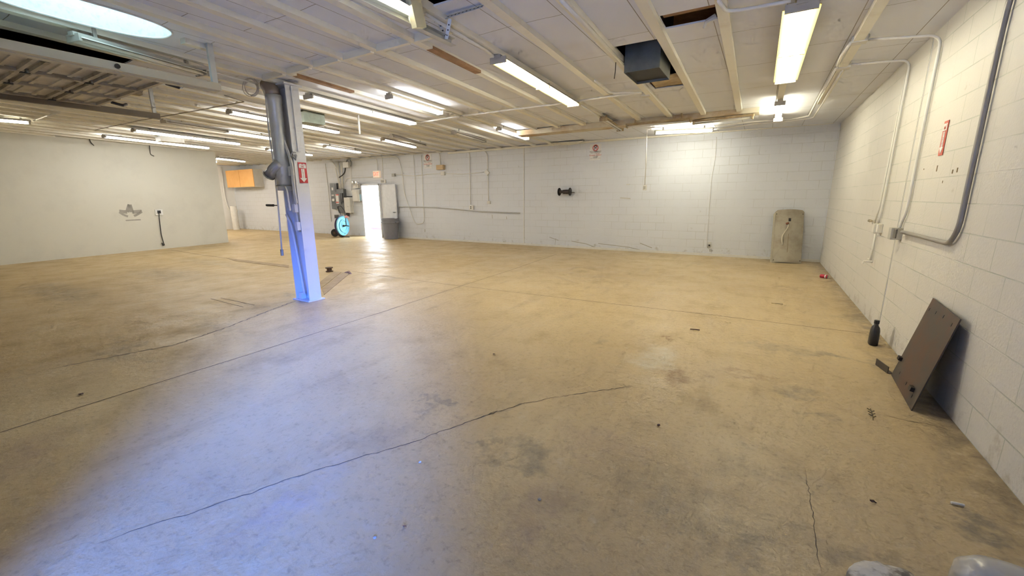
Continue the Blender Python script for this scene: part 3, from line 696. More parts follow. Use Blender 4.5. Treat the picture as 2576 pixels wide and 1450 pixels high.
# hanging pendant switches
def pendant(label, top, bot, box, Y, m):
    t = thing('pendant_switch', PY(*bot, Y), label, 'pendant switch', 'hanging switches')
    a, b = PY(*top, Y), PY(*bot, Y)
    a.z = zc(a.x)
    MB().tube([a, (a+b)/2+Vector((.01, 0, 0)), b], .012, 8).build('cord', WBOX, t, smooth=True)
    p0, p1 = PY(box[0], box[3], Y), PY(box[2], box[1], Y)
    cc = (p0+p1)/2; w = abs(p1.x-p0.x)
    MB().box(cc, (w, .06, abs(p1.z-p0.z)), Matrix.Rotation(.3, 3, 'Z')).build('box', m, t, bevel=.004)
    MB().box(cc-Vector((-.012*0, .034, 0)), (w*.55, .008, abs(p1.z-p0.z)*.6), Matrix.Rotation(.3, 3, 'Z')).build('faceplate', mat('grey_box', (.42, .41, .37), .45), t)
pendant('grey switch box hanging on a cord below the glowing parallel light', (1627, 330), (1622, 467), (1617, 466, 1627, 479), 10.3, WBOX)
pendant('grey switch box hanging on a cord over the open door leaf', (960, 385), (964, 452), (960, 452, 969, 461), 11.3, WBOX)

# ------------------------------------------------------------------ exit door
DOORM = mat('door_paint', (.70, .71, .73), .4)
dr = MB(); fw = .06
dr.box((DX0+fw/2-.005, D+.02, DZ/2), (fw, .3, DZ)); dr.box((DX1-fw/2+.005, D+.02, DZ/2), (fw, .3, DZ)); dr.box(((DX0+DX1)/2, D+.02, DZ-fw/2+.005), (DX1-DX0, .3, fw))
df = dr.build('door_1', DOORM); tag(df, 'white steel door frame standing open to bright daylight', 'door', kind='structure')
lf = MB().box((DX1+.44, D-.075, 1.03), (.86, .045, 2.04), Matrix.Rotation(-.06, 3, 'Z')).build('leaf', DOORM, df)
MB().tube([(DX1+.80, D-.10, 1.0), (DX1+.80, D-.17, 1.0), (DX1+.72, D-.17, 1.0)], .012, 8, .02).build('handle', GALV, lf)
# outside, seen through the door
og = MB().box((-9, D+8.2, -.06), (60, 16, .1)).build('ground_outside', mat('outside_paving', (.62, .60, .57), .8)); tag(og, 'sunlit paving outside the exit door', 'ground', kind='structure')
of = MB().box((-9, -15.7, -.06), (60, 30, .1)).build('ground_outside', mat('outside_paving', (.62, .60, .57), .8)); tag(of, 'paved yard outside the open bay', 'ground', kind='structure')
kb = MB().box((-17.5, D+3.2, .12), (6, .4, .3)).build('curb_outside', mat('red_kerb', (.55, .25, .24), .7)); tag(kb, 'faded red kerb outside the exit door', 'kerb', kind='structure')
gp = MB().tube([(-15.05, D+.8, 0), (-15.05, D+.8, .95), (-14.98, D+.8, 1.0), (-14.98, D+.8, 1.75), (-15.05, D+.8, 1.85), (-15.05, D+.8, 2.1)], .018, 8, .03).build('downpipe', WHITE)
tag(gp, 'white kinked pipe standing outside the exit door', 'pipe')

# exit sign
es = thing('exit_sign', BK(946, 438), 'small cream exit sign with red letters above the open door', 'exit sign')
c, d = bbox(938, 430, 954, 447, 0, .09); MB().box(c, d).build('housing', mat('exit_cream', (.80, .68, .55), .4, emit=(1, .75, .55), es=.25), es, bevel=.006)
text('EXIT', (c.x, c.y-.047, c.z), .19, mat('exit_red', (.8, .08, .04), .4, emit=(1, .12, .05), es=.8), es, R_BACK, sx=.78)
# no parking signs
def no_parking(label, px):
    c, d = bbox(*px, 0, .006); w, hh = d[0], d[2]
    t = thing('parking_sign', c, label, 'sign', 'no parking signs')
    MB().box(c, d).build('plate', SWHITE, t)
    y = c.y-.005
    MB().torus((c.x, y, c.z+hh*.27), (0, 1, 0), w*.23, w*.035, 32, 6).build('prohibition_ring', LED, t)
    MB().box((c.x, y, c.z+hh*.27), (w*.05, .003, w*.44), Matrix.Rotation(-PI/4, 3, 'Y')).build('prohibition_bar', LED, t)
    text('P', (c.x, y-.001, c.z+hh*.27), w*.5, INK, t, R_BACK)
    text('NO PARKING', (c.x, y, c.z+hh*.035), w*.165, INK, t, R_BACK)
    text('UNAUTHORIZED VEHICLES', (c.x, y, c.z-hh*.05), w*.072, INK, t, R_BACK)
    text('WILL BE', (c.x+w*.2, y, c.z-hh*.11), w*.09, LED, t, R_BACK)
    text('TOWED AWAY', (c.x, y, c.z-hh*.2), w*.16, LED, t, R_BACK)
    text("AT OWNER'S", (c.x, y, c.z-hh*.28), w*.08, INK, t, R_BACK)
    text('EXPENSE', (c.x, y, c.z-hh*.345), w*.09, INK, t, R_BACK)
    MB().box((c.x, y, c.z-hh*.40), (w*.9, .002, hh*.006)).build('rule', INK, t)
no_parking('white no parking sign on the long wall near the wall-mounted hand reel', (1484, 363, 1512, 403))
no_parking('white no parking sign on the long wall beside the tan box', (1066, 388, 1086, 424))
# fire extinguisher signs: panel axes a (across) and b (up)
def fire_sign(label, c, a, b, w, hh, nrm, red=RED):
    c = Vector(c); a = Vector(a).normalized(); b = Vector(b).normalized(); nrm = Vector(nrm).normalized()
    t = thing('fire_sign', c, label, 'sign', 'fire extinguisher arrow signs')
    rot = Matrix((a, b, nrm)).transposed()
    MB().box(c, (w, hh, .004), rot).build('plate', red, t)
    k = nrm*.0035
    def P(u, v): return c+a*u*w+b*v*hh+k
    MB().prism([P(-.42, .22), P(.42, .22), P(.42, .36), P(-.42, .36)], nrm*.001).build('white_field', SWHITE, t)
    MB().prism([P(-.42, .40), P(-.2, .44), P(0, .40), P(.2, .44), P(.42, .40), P(.42, .37), P(-.42, .37)], nrm*.001).build('flame_edge', SWHITE, t)
    MB().prism([P(-.2, .19), P(.2, .19), P(.2, -.26), P(.42, -.26), P(0, -.46), P(-.42, -.26), P(-.2, -.26)][::-1], nrm*.001).build('arrow', SWHITE, t)
    text('FIRE', c+b*hh*.29+k+nrm*.0015, hh*.125, red, t, rot, sx=.75)
    for i, ch in enumerate('EXTINGUISHER'):
        text(ch, c+b*hh*(.165-i*.036)+k+nrm*.0015, hh*.045, red, t, rot)
    return t

# hand reel on the long wall
hr = thing('hand_reel', BK(1421, 483), 'black hand-cranked reel mounted on the long block wall', 'reel')
pl_, pr_ = BK(1405, 483, .16), BK(1439, 483, .16); zr = pl_.z; yr = D-.16
def disc(x, r): return MB().lathe([(r*.2, -.01), (r*.9, -.022), (r, -.012), (r, .0), (r*.9, -.006), (r*.3, .01), (.02, .012)], (x, yr, zr), (1, 0, 0), 28)
disc(BK(1407.5, 483, .16).x, .115).build('flange', DARK, hr, smooth=True)
xr2 = BK(1433.5, 483, .16).x
MB().lathe([(.02, -.012), (.035, -.01), (.104, .006), (.115, 0), (.115, .012), (.104, .022), (.023, .01)], (xr2, yr, zr), (1, 0, 0), 28).build('flange', DARK, hr, smooth=True)
MB().tube([(pl_.x+.03, yr, zr), (xr2, yr, zr)], .045, 16).build('drum', mat('reel_drum', (.05, .035, .03), .55), hr)
MB().tube([(xr2, yr, zr), (xr2+.04, yr, zr), (xr2+.04, yr, zr-.03), (xr2+.15, yr, zr-.03)], .010, 8).build('crank', DARK, hr)
MB().box(((pl_.x+xr2)/2, D-.06, zr), (.30, .12, .03)).box(((pl_.x+xr2)/2, D-.01, zr), (.2, .02, .12)).build('wall_bracket', DARK, hr)

# small peg on the wall and a nail
o = MB().box(BK(1580, 464.5, .02), (.085, .04, .025)).build('bracket', WBOX); tag(o, 'small white bracket on the long wall beside the hanging switch', 'bracket')

# ------------------------------------------------------------------ electrical corner
GREY = stained('panel_grey', (.125, .13, .135), (.09, .095, .10), 6, .45, .7, .45)
ep = thing('breaker_panel', BK(850, 500), 'dark grey open breaker panel with red and white label beside the hose cart', 'electrical panel')
def eb(name, px, off, dep, m, parent=ep, bevel=.004):
    c, d = bbox(*px, off, dep); return MB().box(c, d).build(name, m, parent, bevel=bevel), c, d
eb('cabinet', (832, 461, 849, 526), 0, .10, GREY)
eb('cabinet', (849, 476, 866, 537), 0, .14, GREY)
_, c, d = eb('door', (844, 486, 857, 515), .14, .02, mat('panel_grey_light', (.16, .17, .175), .4))
eb('warning_label', (845, 489, 852, 513), .16, .003, SWHITE)
eb('label_band', (845, 489, 852, 492), .163, .002, LED); eb('label_band', (845, 508, 852, 511), .163, .002, LED)
eb('breaker_row', (855.5, 486, 862, 510), .14, .03, BLACK)
eb('breaker_row', (841, 463, 847, 483), .10, .03, BLACK)
eb('small_label', (834, 472, 838, 479), .10, .004, SWHITE); eb('small_label', (834, 490, 840, 493), .10, .004, SWHITE)
_, c, d = eb('meter_dial', (835, 499, 841, 507), .10, .03, SWHITE, bevel=.02)
for i, (a, b) in enumerate((((842, 405), (856, 476)), ((846, 405), (853, 476)), ((851, 405), (857, 476)), ((856, 405), (859, 476)), ((861, 408), (863, 476)), ((836, 406), (857, 448)))):
    mid_ = ((a[0]+b[0])/2+(3 if i % 2 else -2), (a[1]+b[1])/2)
    MB().tube([BK(*a, .05), BK(*mid_, .07), BK(*b, .07)], .021, 8, .3).build('conduit', PIPE, ep, smooth=True)
MB().tube([BK(851, 518, .16), BK(851.5, 527, .2), BK(852, 533, .18)], .012, 8, .05).build('cable', BLACK, ep)
e2 = thing('electrical_box', BK(873, 517), 'tall white electrical cabinet below the breaker row, beside the dark panel', 'electrical box', 'wall and ceiling boxes')
eb('cabinet', (866, 497, 881, 536), 0, .16, WBOX, e2); _, c, d = eb('door', (867, 499, 880, 535), .16, .012, WHITE, e2)
MB().box((c.x+.04, c.y-.012, c.z-.05), (.05, .012, .015)).build('latch', GALV, e2)
eb('cable_gland', (871, 537, 876, 545), .02, .06, BLACK, e2)
e3 = thing('electrical_box', BK(896, 491), 'white electrical box with bright side right next to the door frame', 'electrical box', 'wall and ceiling boxes')
eb('cabinet', (886, 477, 903, 507), 0, .18, WBOX, e3); eb('door', (886.5, 478, 899, 506), .18, .012, WHITE, e3)
eb('blue_label', (903.5, 489, 908, 505), .05, .1, mat('pale_blue_label', (.35, .55, .65), .5), e3)
MB().tube([BK(890, 507, .06), BK(884, 535, .04), BK(880, 538, .04)], .009, 8, .05).build('conduit', PIPE, e3)
MB().tube([BK(866, 494, .1), BK(876, 495, .12), BK(886, 495, .1)], .022, 8).build('cable', BLACK, e3)
e4 = thing('electrical_box', BK(869, 414), 'white meter box with round dial near the ceiling over the panels', 'electrical box', 'wall and ceiling boxes')
eb('cabinet', (862, 408, 876, 422), 0, .16, WBOX, e4)
c, d = bbox(868, 403, 881, 419, 0, .1); MB().torus((c.x, D-.05, c.z), (0, 1, 0), .16, .018, 24, 6).build('dial_ring', GALV, e4)
MB().tube([BK(869, 422, .08), BK(868, 433, .1), BK(862, 441, .1), BK(853, 447, .08)], .02, 8, .1).build('cable', DARK, e4)
em = thing('emergency_light', BK(893, 464), 'white emergency light with two round lamps above the door-side box', 'emergency light')
eb('body', (887, 461, 900, 474), 0, .12, WHITE, em)
for x in (889, 898):
    p = BK(x, 460, .2); MB().lathe([(.03, .07), (.065, .02), (.075, -.03), (.06, -.035)], p, (0, 1, 0), 20).build('lamp_head', mat('lamp_chrome', (.72, .72, .70), .2, .6), em, smooth=True)
# ------------------------------------------------------------------ hose reel cart
HB = stained('sky_blue_paint', (.16, .50, .68), (.22, .56, .74), 6, .4, .7, .35)
base = FL(856, 598); CX_, CY_ = base.x, 10.72
hc = thing('hose_cart', (CX_, CY_, 0), 'wheeled strapping cart with a big sky blue disc beside the exit door', 'cart')
pc = PY(862, 568.5, CY_)
cx, cz = pc.x, pc.z; Rr = .385
ax = Vector((.956, .29, 0)).normalized(); wax = Vector((.42, -.9, 0)).normalized()
MB().lathe([(.05, .03), (.20, .03), (.215, .055), (.25, .055), (.26, .025), (Rr*.93, .015), (Rr, .04), (Rr, -.01), (.05, -.01)], (cx, CY_, cz), ax, 48).build('disc', HB, hc, smooth=False)
MB().lathe([(.06, -.02), (Rr*.99, -.02), (Rr*.99, -.09), (.06, -.09)], (cx, CY_, cz), ax, 40).build('back_flange', mat('navy_paint', (.03, .02, .09), .4), hc)
pa_ = Vector((cx, CY_, cz))+ax*.03
MB().lathe([(.04, 0), (.04, .05), (.02, .06), (.02, .12)], pa_, ax, 16).build('hub', DARK, hc)
MB().tube([pa_+ax*.09+Vector((0, 0, .02)), pa_+ax*.09+Vector((.16, .05, -.01))], .02, 8).build('crank_handle', DARK, hc)
up = Vector((0, 0, 1)); sd = ax.cross(up).normalized()
for off_, nm in ((-.26, 'wheel'), (.12, 'wheel')):
    wc = Vector((cx-.30+off_*.1, CY_+.02, .16))+sd*0+Vector((off_+.02, 0, 0))
    MB().lathe([(.05, -.035), (.12, -.035), (.155, -.025), (.16, 0), (.155, .025), (.12, .035), (.05, .035)], wc, wax, 28).build(nm, BLACK, hc, smooth=False)
    MB().lathe([(.02, -.038), (.055, -.038), (.055, .038), (.02, .038)], wc, wax, 16).build('wheel_hub', mat('brown_hub', (.10, .06, .04), .6), hc)
fr = MB(); b0 = Vector((cx-.34, CY_+.06, 0))
fr.tube([b0+Vector((0, 0, .16)), b0+Vector((.02, 0, .42)), b0+Vector((.16, 0, .58)), b0+Vector((.2, 0, .95)), b0+Vector((.02, 0, 1.22)), b0+Vector((.26, 0, 1.25)), b0+Vector((.5, 0, 1.0)), b0+Vector((.48, 0, .5))], .016, 8, .08)
fr.tube([b0+Vector((.0, 0, .16)), b0+Vector((.12, 0, .03)), b0+Vector((.75, -.1, .04))], .016, 8, .06)
fr.build('frame', DARK, hc, smooth=True)
MB().box(b0+Vector((.13, -.04, .83)), (.28, .2, .13)).build('tool_tray', mat('cart_tray', (.07, .065, .06), .5), hc)
pk = MB().tube([PY(868, 548, CY_), PY(871, 545, CY_), PY(876, 546, CY_)], [.03, .045, .02], 8).build('strap_roll', mat('salmon_pink', (.75, .30, .27), .6), hc)

# trash can
GC = mat('grey_can', (.20, .20, .225), .5)
tp = FL(984, 598.5); tcy = 11.18; tcx = PY(984, 588, tcy).x
tc_ = thing('trash_can', (tcx, tcy, 0), 'grey ribbed plastic trash can standing by the open exit door', 'trash can')
MB().lathe([(.255, 0), (.265, .02), (.305, .60), (.335, .61), (.335, .66), (.315, .665), (.325, .76), (.305, .762), (.30, .68), (.25, .05)], (tcx, tcy, 0), (0, 0, 1), 40).build('body', GC, tc_, smooth=False)
MB().torus((tcx, tcy, .762), (0, 0, 1), .318, .014, 40, 8).build('rim', GC, tc_, smooth=True)
for sg in (-1, 1): MB().box((tcx+sg*.345, tcy, .63), (.05, .12, .035)).build('handle', GC, tc_, bevel=.006)

# ------------------------------------------------------------------ orange cabinet and corner column
ORG = stained('orange_laminate', (.93, .52, .18), (.88, .46, .14), 3, .4, .7, .45)
cf = 11.11; xr_ = -21.26; xl_ = -23.8; z0, z1 = 2.14, 2.98
cb_ = thing('wall_cabinet', ((xl_+xr_)/2, D, z0), 'two-door orange wall cabinet with grey side in the far corner', 'cabinet')
MB().box(((xl_+xr_)/2, (cf+.03+D)/2, (z0+z1)/2), (xr_-xl_, D-cf-.03, z1-z0)).build('carcass', mat('cabinet_grey', (.60, .58, .53), .5), cb_)
xm = (xl_+xr_)/2
for a, b in ((xl_, xm-.012), (xm+.012, xr_)):
    o = MB().box(((a+b)/2, cf+.015, (z0+z1)/2), (b-a, .03, z1-z0-.01)).build('door', ORG, cb_, bevel=.004)
cp = FL(598, 578); zt2 = PY(600, 519, cp.y).z
o = MB().tube([(cp.x, cp.y-.05, 0), (cp.x, cp.y-.05, zt2)], .15, 16).build('bollard_pipe', WHITE); tag(o, 'stubby white upright pipe in the far corner below the orange cabinet', 'pipe')
run('conduit looping down the far short wall behind the partition end', [PX(*p, XL+.045) for p in ((600, 530), (576, 530), (566, 500), (556, 420))] , .03, fil=.3)

# ------------------------------------------------------------------ partition outlet and cords
po = thing('outlet', on_part(399, 535), 'white outlet with black plug on the partition beside the star', 'outlet')
rp = Matrix((pd, Vector((0, 0, 1)).cross(pd)*-1, Vector((0, 0, 1)))).transposed()
MB().box(on_part(399, 534.5, .015), (.20, .03, .17), rp).build('plate', SWHITE, po)
MB().box(on_part(398, 533.5, .04), (.08, .04, .09), rp).build('plug', BLACK, po)
run('thin dark cord dangling from the partition outlet', [on_part(*p, .03) for p in ((398, 537), (401, 565), (404, 590), (408, 605), (412, 617), (409, 618), (406, 611))], .012, DARK, .1, 'cord', 'cord')
run('loose wire hanging at the top of the partition above the star', [on_part(*p, .03) for p in ((374, 362), (376, 380), (377, 389), (386, 393))], .010, DARK, .05, 'wire', 'wire')
run('forked loose wire hanging at the top of the partition farther from the door end', [on_part(*p, .03) for p in ((222, 345), (226, 358), (235, 367))], .010, DARK, .05, 'wire', 'wire')
# duct boxes on the ceiling
dq = thing('ceiling_duct', CE(430, 350), 'white duct box on the ceiling between the two partition lights', 'duct')
p = CE(428, 352, .09); MB().box((p.x, p.y, zc(p.x)-.08), (.30, .52, .15)).build('duct_body', WBOX, dq); 
p2 = CE(775, 297, .1)
dq2 = thing('ceiling_duct', p2, 'greenish galvanised duct box on the ceiling just behind the column', 'duct')
GG = stained('green_galvanised', (.30, .34, .28), (.24, .27, .22), 9, .4, .7, .5, metal=.3)
a = CE(762, 300, .16); b = CE(816, 308, .16)
MB().box((a.x-.1, (a.y+b.y)/2, zc(a.x)-.11), (.30, abs(b.y-a.y)+.02, .20)).build('duct_body', GG, dq2)
# hanging duct by the hole
hd = thing('supply_duct', (-1.30, 5.4, 2.8), 'open grey sheet metal duct hanging out of the ceiling hole', 'duct')
zb = 2.87
dm = MB(); x0, x1, y0, y1, z0_, z1_ = -1.51, -1.13, 5.02, 5.58, zb, ROOFZ-.002
for q in ([(x0, y0, z0_), (x1, y0, z0_), (x1, y0, z1_), (x0, y0, z1_)], [(x1, y0, z0_), (x1, y1, z0_), (x1, y1, z1_), (x1, y0, z1_)],
          [(x1, y1, z0_), (x0, y1, z0_), (x0, y1, z1_), (x1, y1, z1_)], [(x0, y1, z0_), (x0, y0, z0_), (x0, y0, z1_), (x0, y1, z1_)]):
    n_ = (Vector(q[1])-Vector(q[0])).cross(Vector(q[3])-Vector(q[0])).normalized(); dm.prism(q, n_*.006)
DUCTM = stained('duct_steel', (.20, .215, .20), (.15, .16, .15), 7, .4, .7, .45, metal=.5)
dm.build('duct_wall', DUCTM, hd)
MB().box(((x0+x1)/2, (y0+y1)/2, zb+.03), (x1-x0-.01, y1-y0-.01, .006)).build('bottom_plate', mat('duct_underside', (.05, .052, .05), .6, .3), hd)
# torn sheets in the holes
t1 = MB().prism([(-1.47, 5.95, 3.0), (-1.08, 5.90, 3.005), (-1.07, 6.46, 3.012), (-1.46, 6.36, 2.985)], (0, 0, .012)).build('torn_sheet', PLY); tag(t1, 'torn brown ceiling sheet sagging behind the hanging duct', 'ceiling sheet')
t2 = MB().box((-.72, 4.2, 3.12), (.44, .08, .12)).build('attic_timber', WOOD); tag(t2, 'brown timber visible inside the small ceiling hole', 'timber')
t3 = MB().tube([(-.53, 4.38, 3.03), (-.60, 4.36, 3.0), (-.62, 4.40, 2.97)], [.03, .02, .015], 8).build('wire_stub', WBOX); tag(t3, 'stub of wiring poking from the small ceiling hole', 'wire')
run('thin wire dangling from a joist beside the hanging duct', [CE(1549, 157, .05)+Vector((0, 0, 0)), CE(1549, 157, .05)+Vector((.0, 0, -.08)), CE(1549, 157, .05)+Vector((-.01, 0, -.17))], .005, DARK, .02, 'wire', 'wire')
# plywood and near bay track
t4 = MB().box((-2.36, 2.35, 3.13), (.46, 1.1, .02), Matrix.Rotation(.04, 3, 'X')).build('plywood_sheet', PLY); tag(t4, 'brown plywood sheet over the hole at the near bay track', 'plywood')
tk = thing('door_track', (-2.45, 2.4, 2.86), 'galvanised overhead door track end hanging at the top of the view', 'door track')
TR = mat('track_steel', (.60, .62, .62), .4, .4)
ZT = 2.86; pa1, pa2 = FL(1040, 58, ZT), FL(1141, 107, ZT)
dd = (pa2-pa1).normalized(); st_ = pa2-dd*2.8; sdv = Vector((dd.y, -dd.x, 0))
mb = MB()
for u0, u1, v0, v1 in ((-.03, -.026, -.03, .03), (-.03, .03, -.03, -.026), (-.03, .02, .026, .03)):
    mb.prism([st_+sdv*u0+Vector((0, 0, v0)), st_+sdv*u1+Vector((0, 0, v0)), st_+sdv*u1+Vector((0, 0, v1)), st_+sdv*u0+Vector((0, 0, v1))], pa2-st_)
mb.build('rail', TR, tk)
# hanger: perforated angles
hp = pa2-dd*.10
def strap(a, b, w, nm='hanger_strap'):
    a, b = Vector(a), Vector(b); d_ = (b-a); L_ = d_.length; z_ = d_.normalized(); x_ = z_.orthogonal().normalized(); y_ = z_.cross(x_)
    rot = Matrix((x_, y_, z_)).transposed(); MB().box((a+b)/2, (w, .004, L_), rot).build(nm, TR, tk)
    hm_ = MB()
    for i in range(int(L_/.04)): hm_.lathe([(.007, -.0035), (.007, .0035)], a+z_*(.03+i*.04), y_, 6)
    hm_.build('strap_hole', DARK, tk)
strap(hp, hp+Vector((-.05, -.04, .15)), .03); strap(hp, hp+Vector((.05, .0, .15)), .03)
strap(hp+Vector((-.1, -.02, .155)), hp+Vector((.42, -.03, .155)), .045, 'hanger_angle')
pw = FL(1047, 33, 2.90); MB().box(pw, (.05, .12, .20), Matrix.Rotation(.3, 3, 'X')).build('end_bracket', mat('cream_bracket', (.72, .66, .42), .5), tk)
MB().torus(FL(1037, 48, 2.88), (1, 0, 0), .035, .008, 20, 6).build('pulley', TR, tk)

# ------------------------------------------------------------------ open overhead door
ZD = 2.62
od = thing('overhead_door', (-6.1, .8, ZD), 'rolled-up sectional overhead door with dirty steel panels under the ceiling', 'overhead door')
DP = stained('door_steel_inner', (.66, .61, .49), (.42, .36, .27), 2.5, .42, .68, .55)
RIB = stained('door_rib', (.42, .37, .28), (.20, .16, .11), 4, .45, .7, .5)
dx0, dx1 = -7.12, -5.16; ys_ = [2.03-.42*i for i in range(7)]
for i in range(6):
    ya, yb = ys_[i+1]+.008, ys_[i]-.008
    sec = MB().box(((dx0+dx1)/2, (ya+yb)/2, ZD+.045), (dx1-dx0, yb-ya, .012)).build('door_section', DP, od)
    for y in (ya+.03, yb-.03):
        MB().box(((dx0+dx1)/2, y, ZD+.025), (dx1-dx0, .03, .03)).build('rail', RIB, sec)
    for k in range(4):
        x = dx0+.03+(dx1-dx0-.06)*k/3
        MB().box((x, (ya+yb)/2, ZD+.025), (.05, yb-ya, .035)).build('stile', RIB, sec)
    for k in range(3):
        for j in (1, 2):
            y = ya+(yb-ya)*j/3; x = dx0+.03+(dx1-dx0-.06)*(k+.5)/3
            MB().box((x, y, ZD+.032), ((dx1-dx0)/3-.1, .03, .014)).build('panel_rib', DP, sec)
for i in range(1, 6):
    for k in range(4):
        x = dx0+.03+(dx1-dx0-.06)*k/3
        MB().box((x, ys_[i], ZD+.004), (.045, .06, .012)).build('hinge', DARK, od)
for x in (dx0+.35, dx1-.1):
    MB().tube([(x, ys_[0]+.0, ZD+.02), (x+.02, ys_[0]+.10, ZD+.0), (x-.06, ys_[0]+.16, ZD+.03)], .016, 8).build('top_bracket', DARK, od)
tkb = thing('door_track', (dx1+.12, 1.3, ZD+.08), 'long painted track beam along the near edge of the overhead door', 'door track')
TB = stained('track_beam_paint', (.58, .54, .42), (.42, .28, .14), 2.6, .6, .72, .55)
MB().box((dx1+.10, 0.98, ZD+.035), (.07, 2.9, .07)).build('beam', TB, tkb)
MB().box((dx1+.03, 0.98, ZD-.002), (.08, 2.9, .010)).build('rail', TB, tkb)
for y in (0.9, 1.6): MB().lathe([(.02, 0), (.02, .012)], (dx1+.136, y, ZD+.035), (1, 0, 0), 10).build('bolt', DARK, tkb)
for y in (2.45,):
    MB().box((dx1+.10, y-.06, (ZD+zc(dx1))/2+.035), (.04, .05, zc(dx1)-ZD-.07)).build('hanger', TR, tkb)
tkc = thing('door_track', (dx0-.12, 1.3, ZD), 'dark steel track along the outer edge of the overhead door', 'door track')
MB().box((dx0-.10, 1.05, ZD), (.05, 3.2, .07)).build('rail', mat('dirty_track', (.20, .16, .11), .5), tkc)
MB().box((dx0-.10, 2.6, (ZD+zc(dx0))/2), (.03, .04, zc(dx0)-ZD)).build('hanger', TR, tkc)
fb = MB().box((dx0-.42, 1.3, zc(dx0)-.10), (.12, 2.6, .14)).build('trim_3', mat('brown_fascia', (.34, .28, .19), .7)); tag(fb, 'brown fascia board beyond the overhead door', 'trim', kind='structure')

# ------------------------------------------------------------------ steel column
cl = thing('steel_column', (-5.82, 3.62, 0), 'white painted steel I-beam column holding a vent pipe and wiring', 'column', kind='thing')
COL = stained('column_paint', (.70, .71, .72), (.58, .60, .62), 3.0, .6, .78, .45)
xr1, xl1 = -5.655, -6.0; yc = 3.625; fwid = .19; hh = zc(-5.8)-.05
MB().box((xr1-.008, yc, hh/2), (.016, fwid, hh)).build('flange', COL, cl)
MB().box((xl1+.008, yc, hh/2), (.016, fwid, hh)).build('flange', COL, cl)
MB().box(((xr1+xl1)/2, yc+.02, hh/2), (xr1-xl1-.03, .012, hh)).build('web', COL, cl)
MB().box(((xr1+xl1)/2, yc, .008), (.40, .27, .014)).build('base_plate', COL, cl)
MB().box(((xr1+xl1)/2, yc, hh-.01), (.42, .26, .02)).build('cap_plate', COL, cl)
MB().box((xr1+.008, yc+.0, hh-.45), (.016, .045, .85)).build('stiffener', COL, cl)
MB().box((xl1+.10, yc-.05, .06), (.06, .08, .10)).build('base_clip', COL, cl)
fs = fire_sign('red fire extinguisher arrow sign on the steel column', PX(762, 435, xr1+.004), (0, 1, 0), (0, 0, 1), .125, PX(757, 409, xr1+.004).z-PX(767, 461, xr1+.004).z, (1, 0, 0))
fire_sign('faded red fire extinguisher arrow sign on the side block wall', RW(2374, 348, .004), (0, -1, 0), (0, 0, 1), .10, RW(2379, 306, 0).z-RW(2368, 391, 0).z, (-1, 0, 0), mat('faded_sign_red', (.55, .10, .06), .5))
# horseshoe bracket with wire on the column
hs = MB().torus(PX(741, 393, xr1+.02), (1, 0, 0), .05, .008, 20, 8, .3, PI-.3).torus(PX(741, 395, xr1+.012), (1, 0, 0), .04, .012, 3, 6).build('hook_bracket', mat('hook_grey', (.30, .30, .31), .5)); tag(hs, 'round dark hook on the column above the fire sign', 'hook')
# vent pipe in the recess
vp = thing('vent_pipe', (-5.80, 3.47, 1.6), 'round galvanised vent pipe with a side branch strapped to the steel column', 'pipe')
VM = stained('vent_paint', (.60, .62, .63), (.50, .52, .53), 5, .45, .7, .4, metal=.2)
vx, vy = -5.83, 3.46
vt = PY(703, 236, vy).z; vb = PY(720, 480, vy).z
MB().lathe([(.092, vb), (.092, vb+.3), (.097, vb+.31), (.097, vb+.36), (.092, vb+.37), (.092, vt-.1), (.098, vt-.09), (.098, vt)], (vx, vy, 0), (0, 0, 1), 28).build('pipe_body', VM, vp, smooth=True)
MB().tube([(vx, vy, vt-.02), (vx-.03, vy, vt+.09), (vx-.16, vy+.02, vt+.15)], .088, 20, .1).build('elbow', mat('worn_elbow', (.36, .30, .26), .5, .4), vp, smooth=True)
bz = PY(700, 425, vy).z
MB().tube([(vx+.03, vy-.04, bz+.06), (vx-.02, vy-.10, bz+.01), (vx-.13, vy-.13, bz-.10)], .068, 20, .08).build('branch', mat('dark_branch', (.40, .41, .43), .45, .4), vp, smooth=True)
MB().torus((vx-.128, vy-.13, bz-.098), (-.70, -.2, -.66), .072, .010, 24, 6).build('branch_rim', GALV, vp)
MB().torus((vx, vy, PY(715, 468, vy).z), (0, 0, 1), .1, .008, 28, 6).build('strap', GALV, vp)
# air line with handle and end fitting
ay = 3.42
al = thing('air_line', PY(690, 420, ay), 'thin grey air line hanging beside the column with a side handle', 'pipe')
ptop = PY(663, 203, ay); ptop.z = min(ptop.z, zc(ptop.x)-.05)
MB().tube([PY(642, 190, ay), PY(662, 197, ay), PY(668, 240, ay), PY(676, 330, ay), PY(690, 425, ay), PY(700, 520, ay), PY(709, 630, ay)], .011, 8, .05).build('line', PIPE, al, smooth=True)
MB().tube([PY(700, 517, ay), PY(688, 517, ay)], .008, 8).tube([PY(688, 517, ay), PY(671, 516.5, ay)], .018, 8).build('handle', DARK, al)
MB().tube([PY(708.5, 628, ay), PY(710, 643, ay)], .022, 8).build('end_fitting', GALV, al)
MB().tube([PY(694, 468, ay), PY(716, 468, ay), PY(722, 478, ay), PY(727, 512, ay), PY(730, 530, ay)], .012, 8, .05).build('branch_line', PIPE, al, smooth=True)
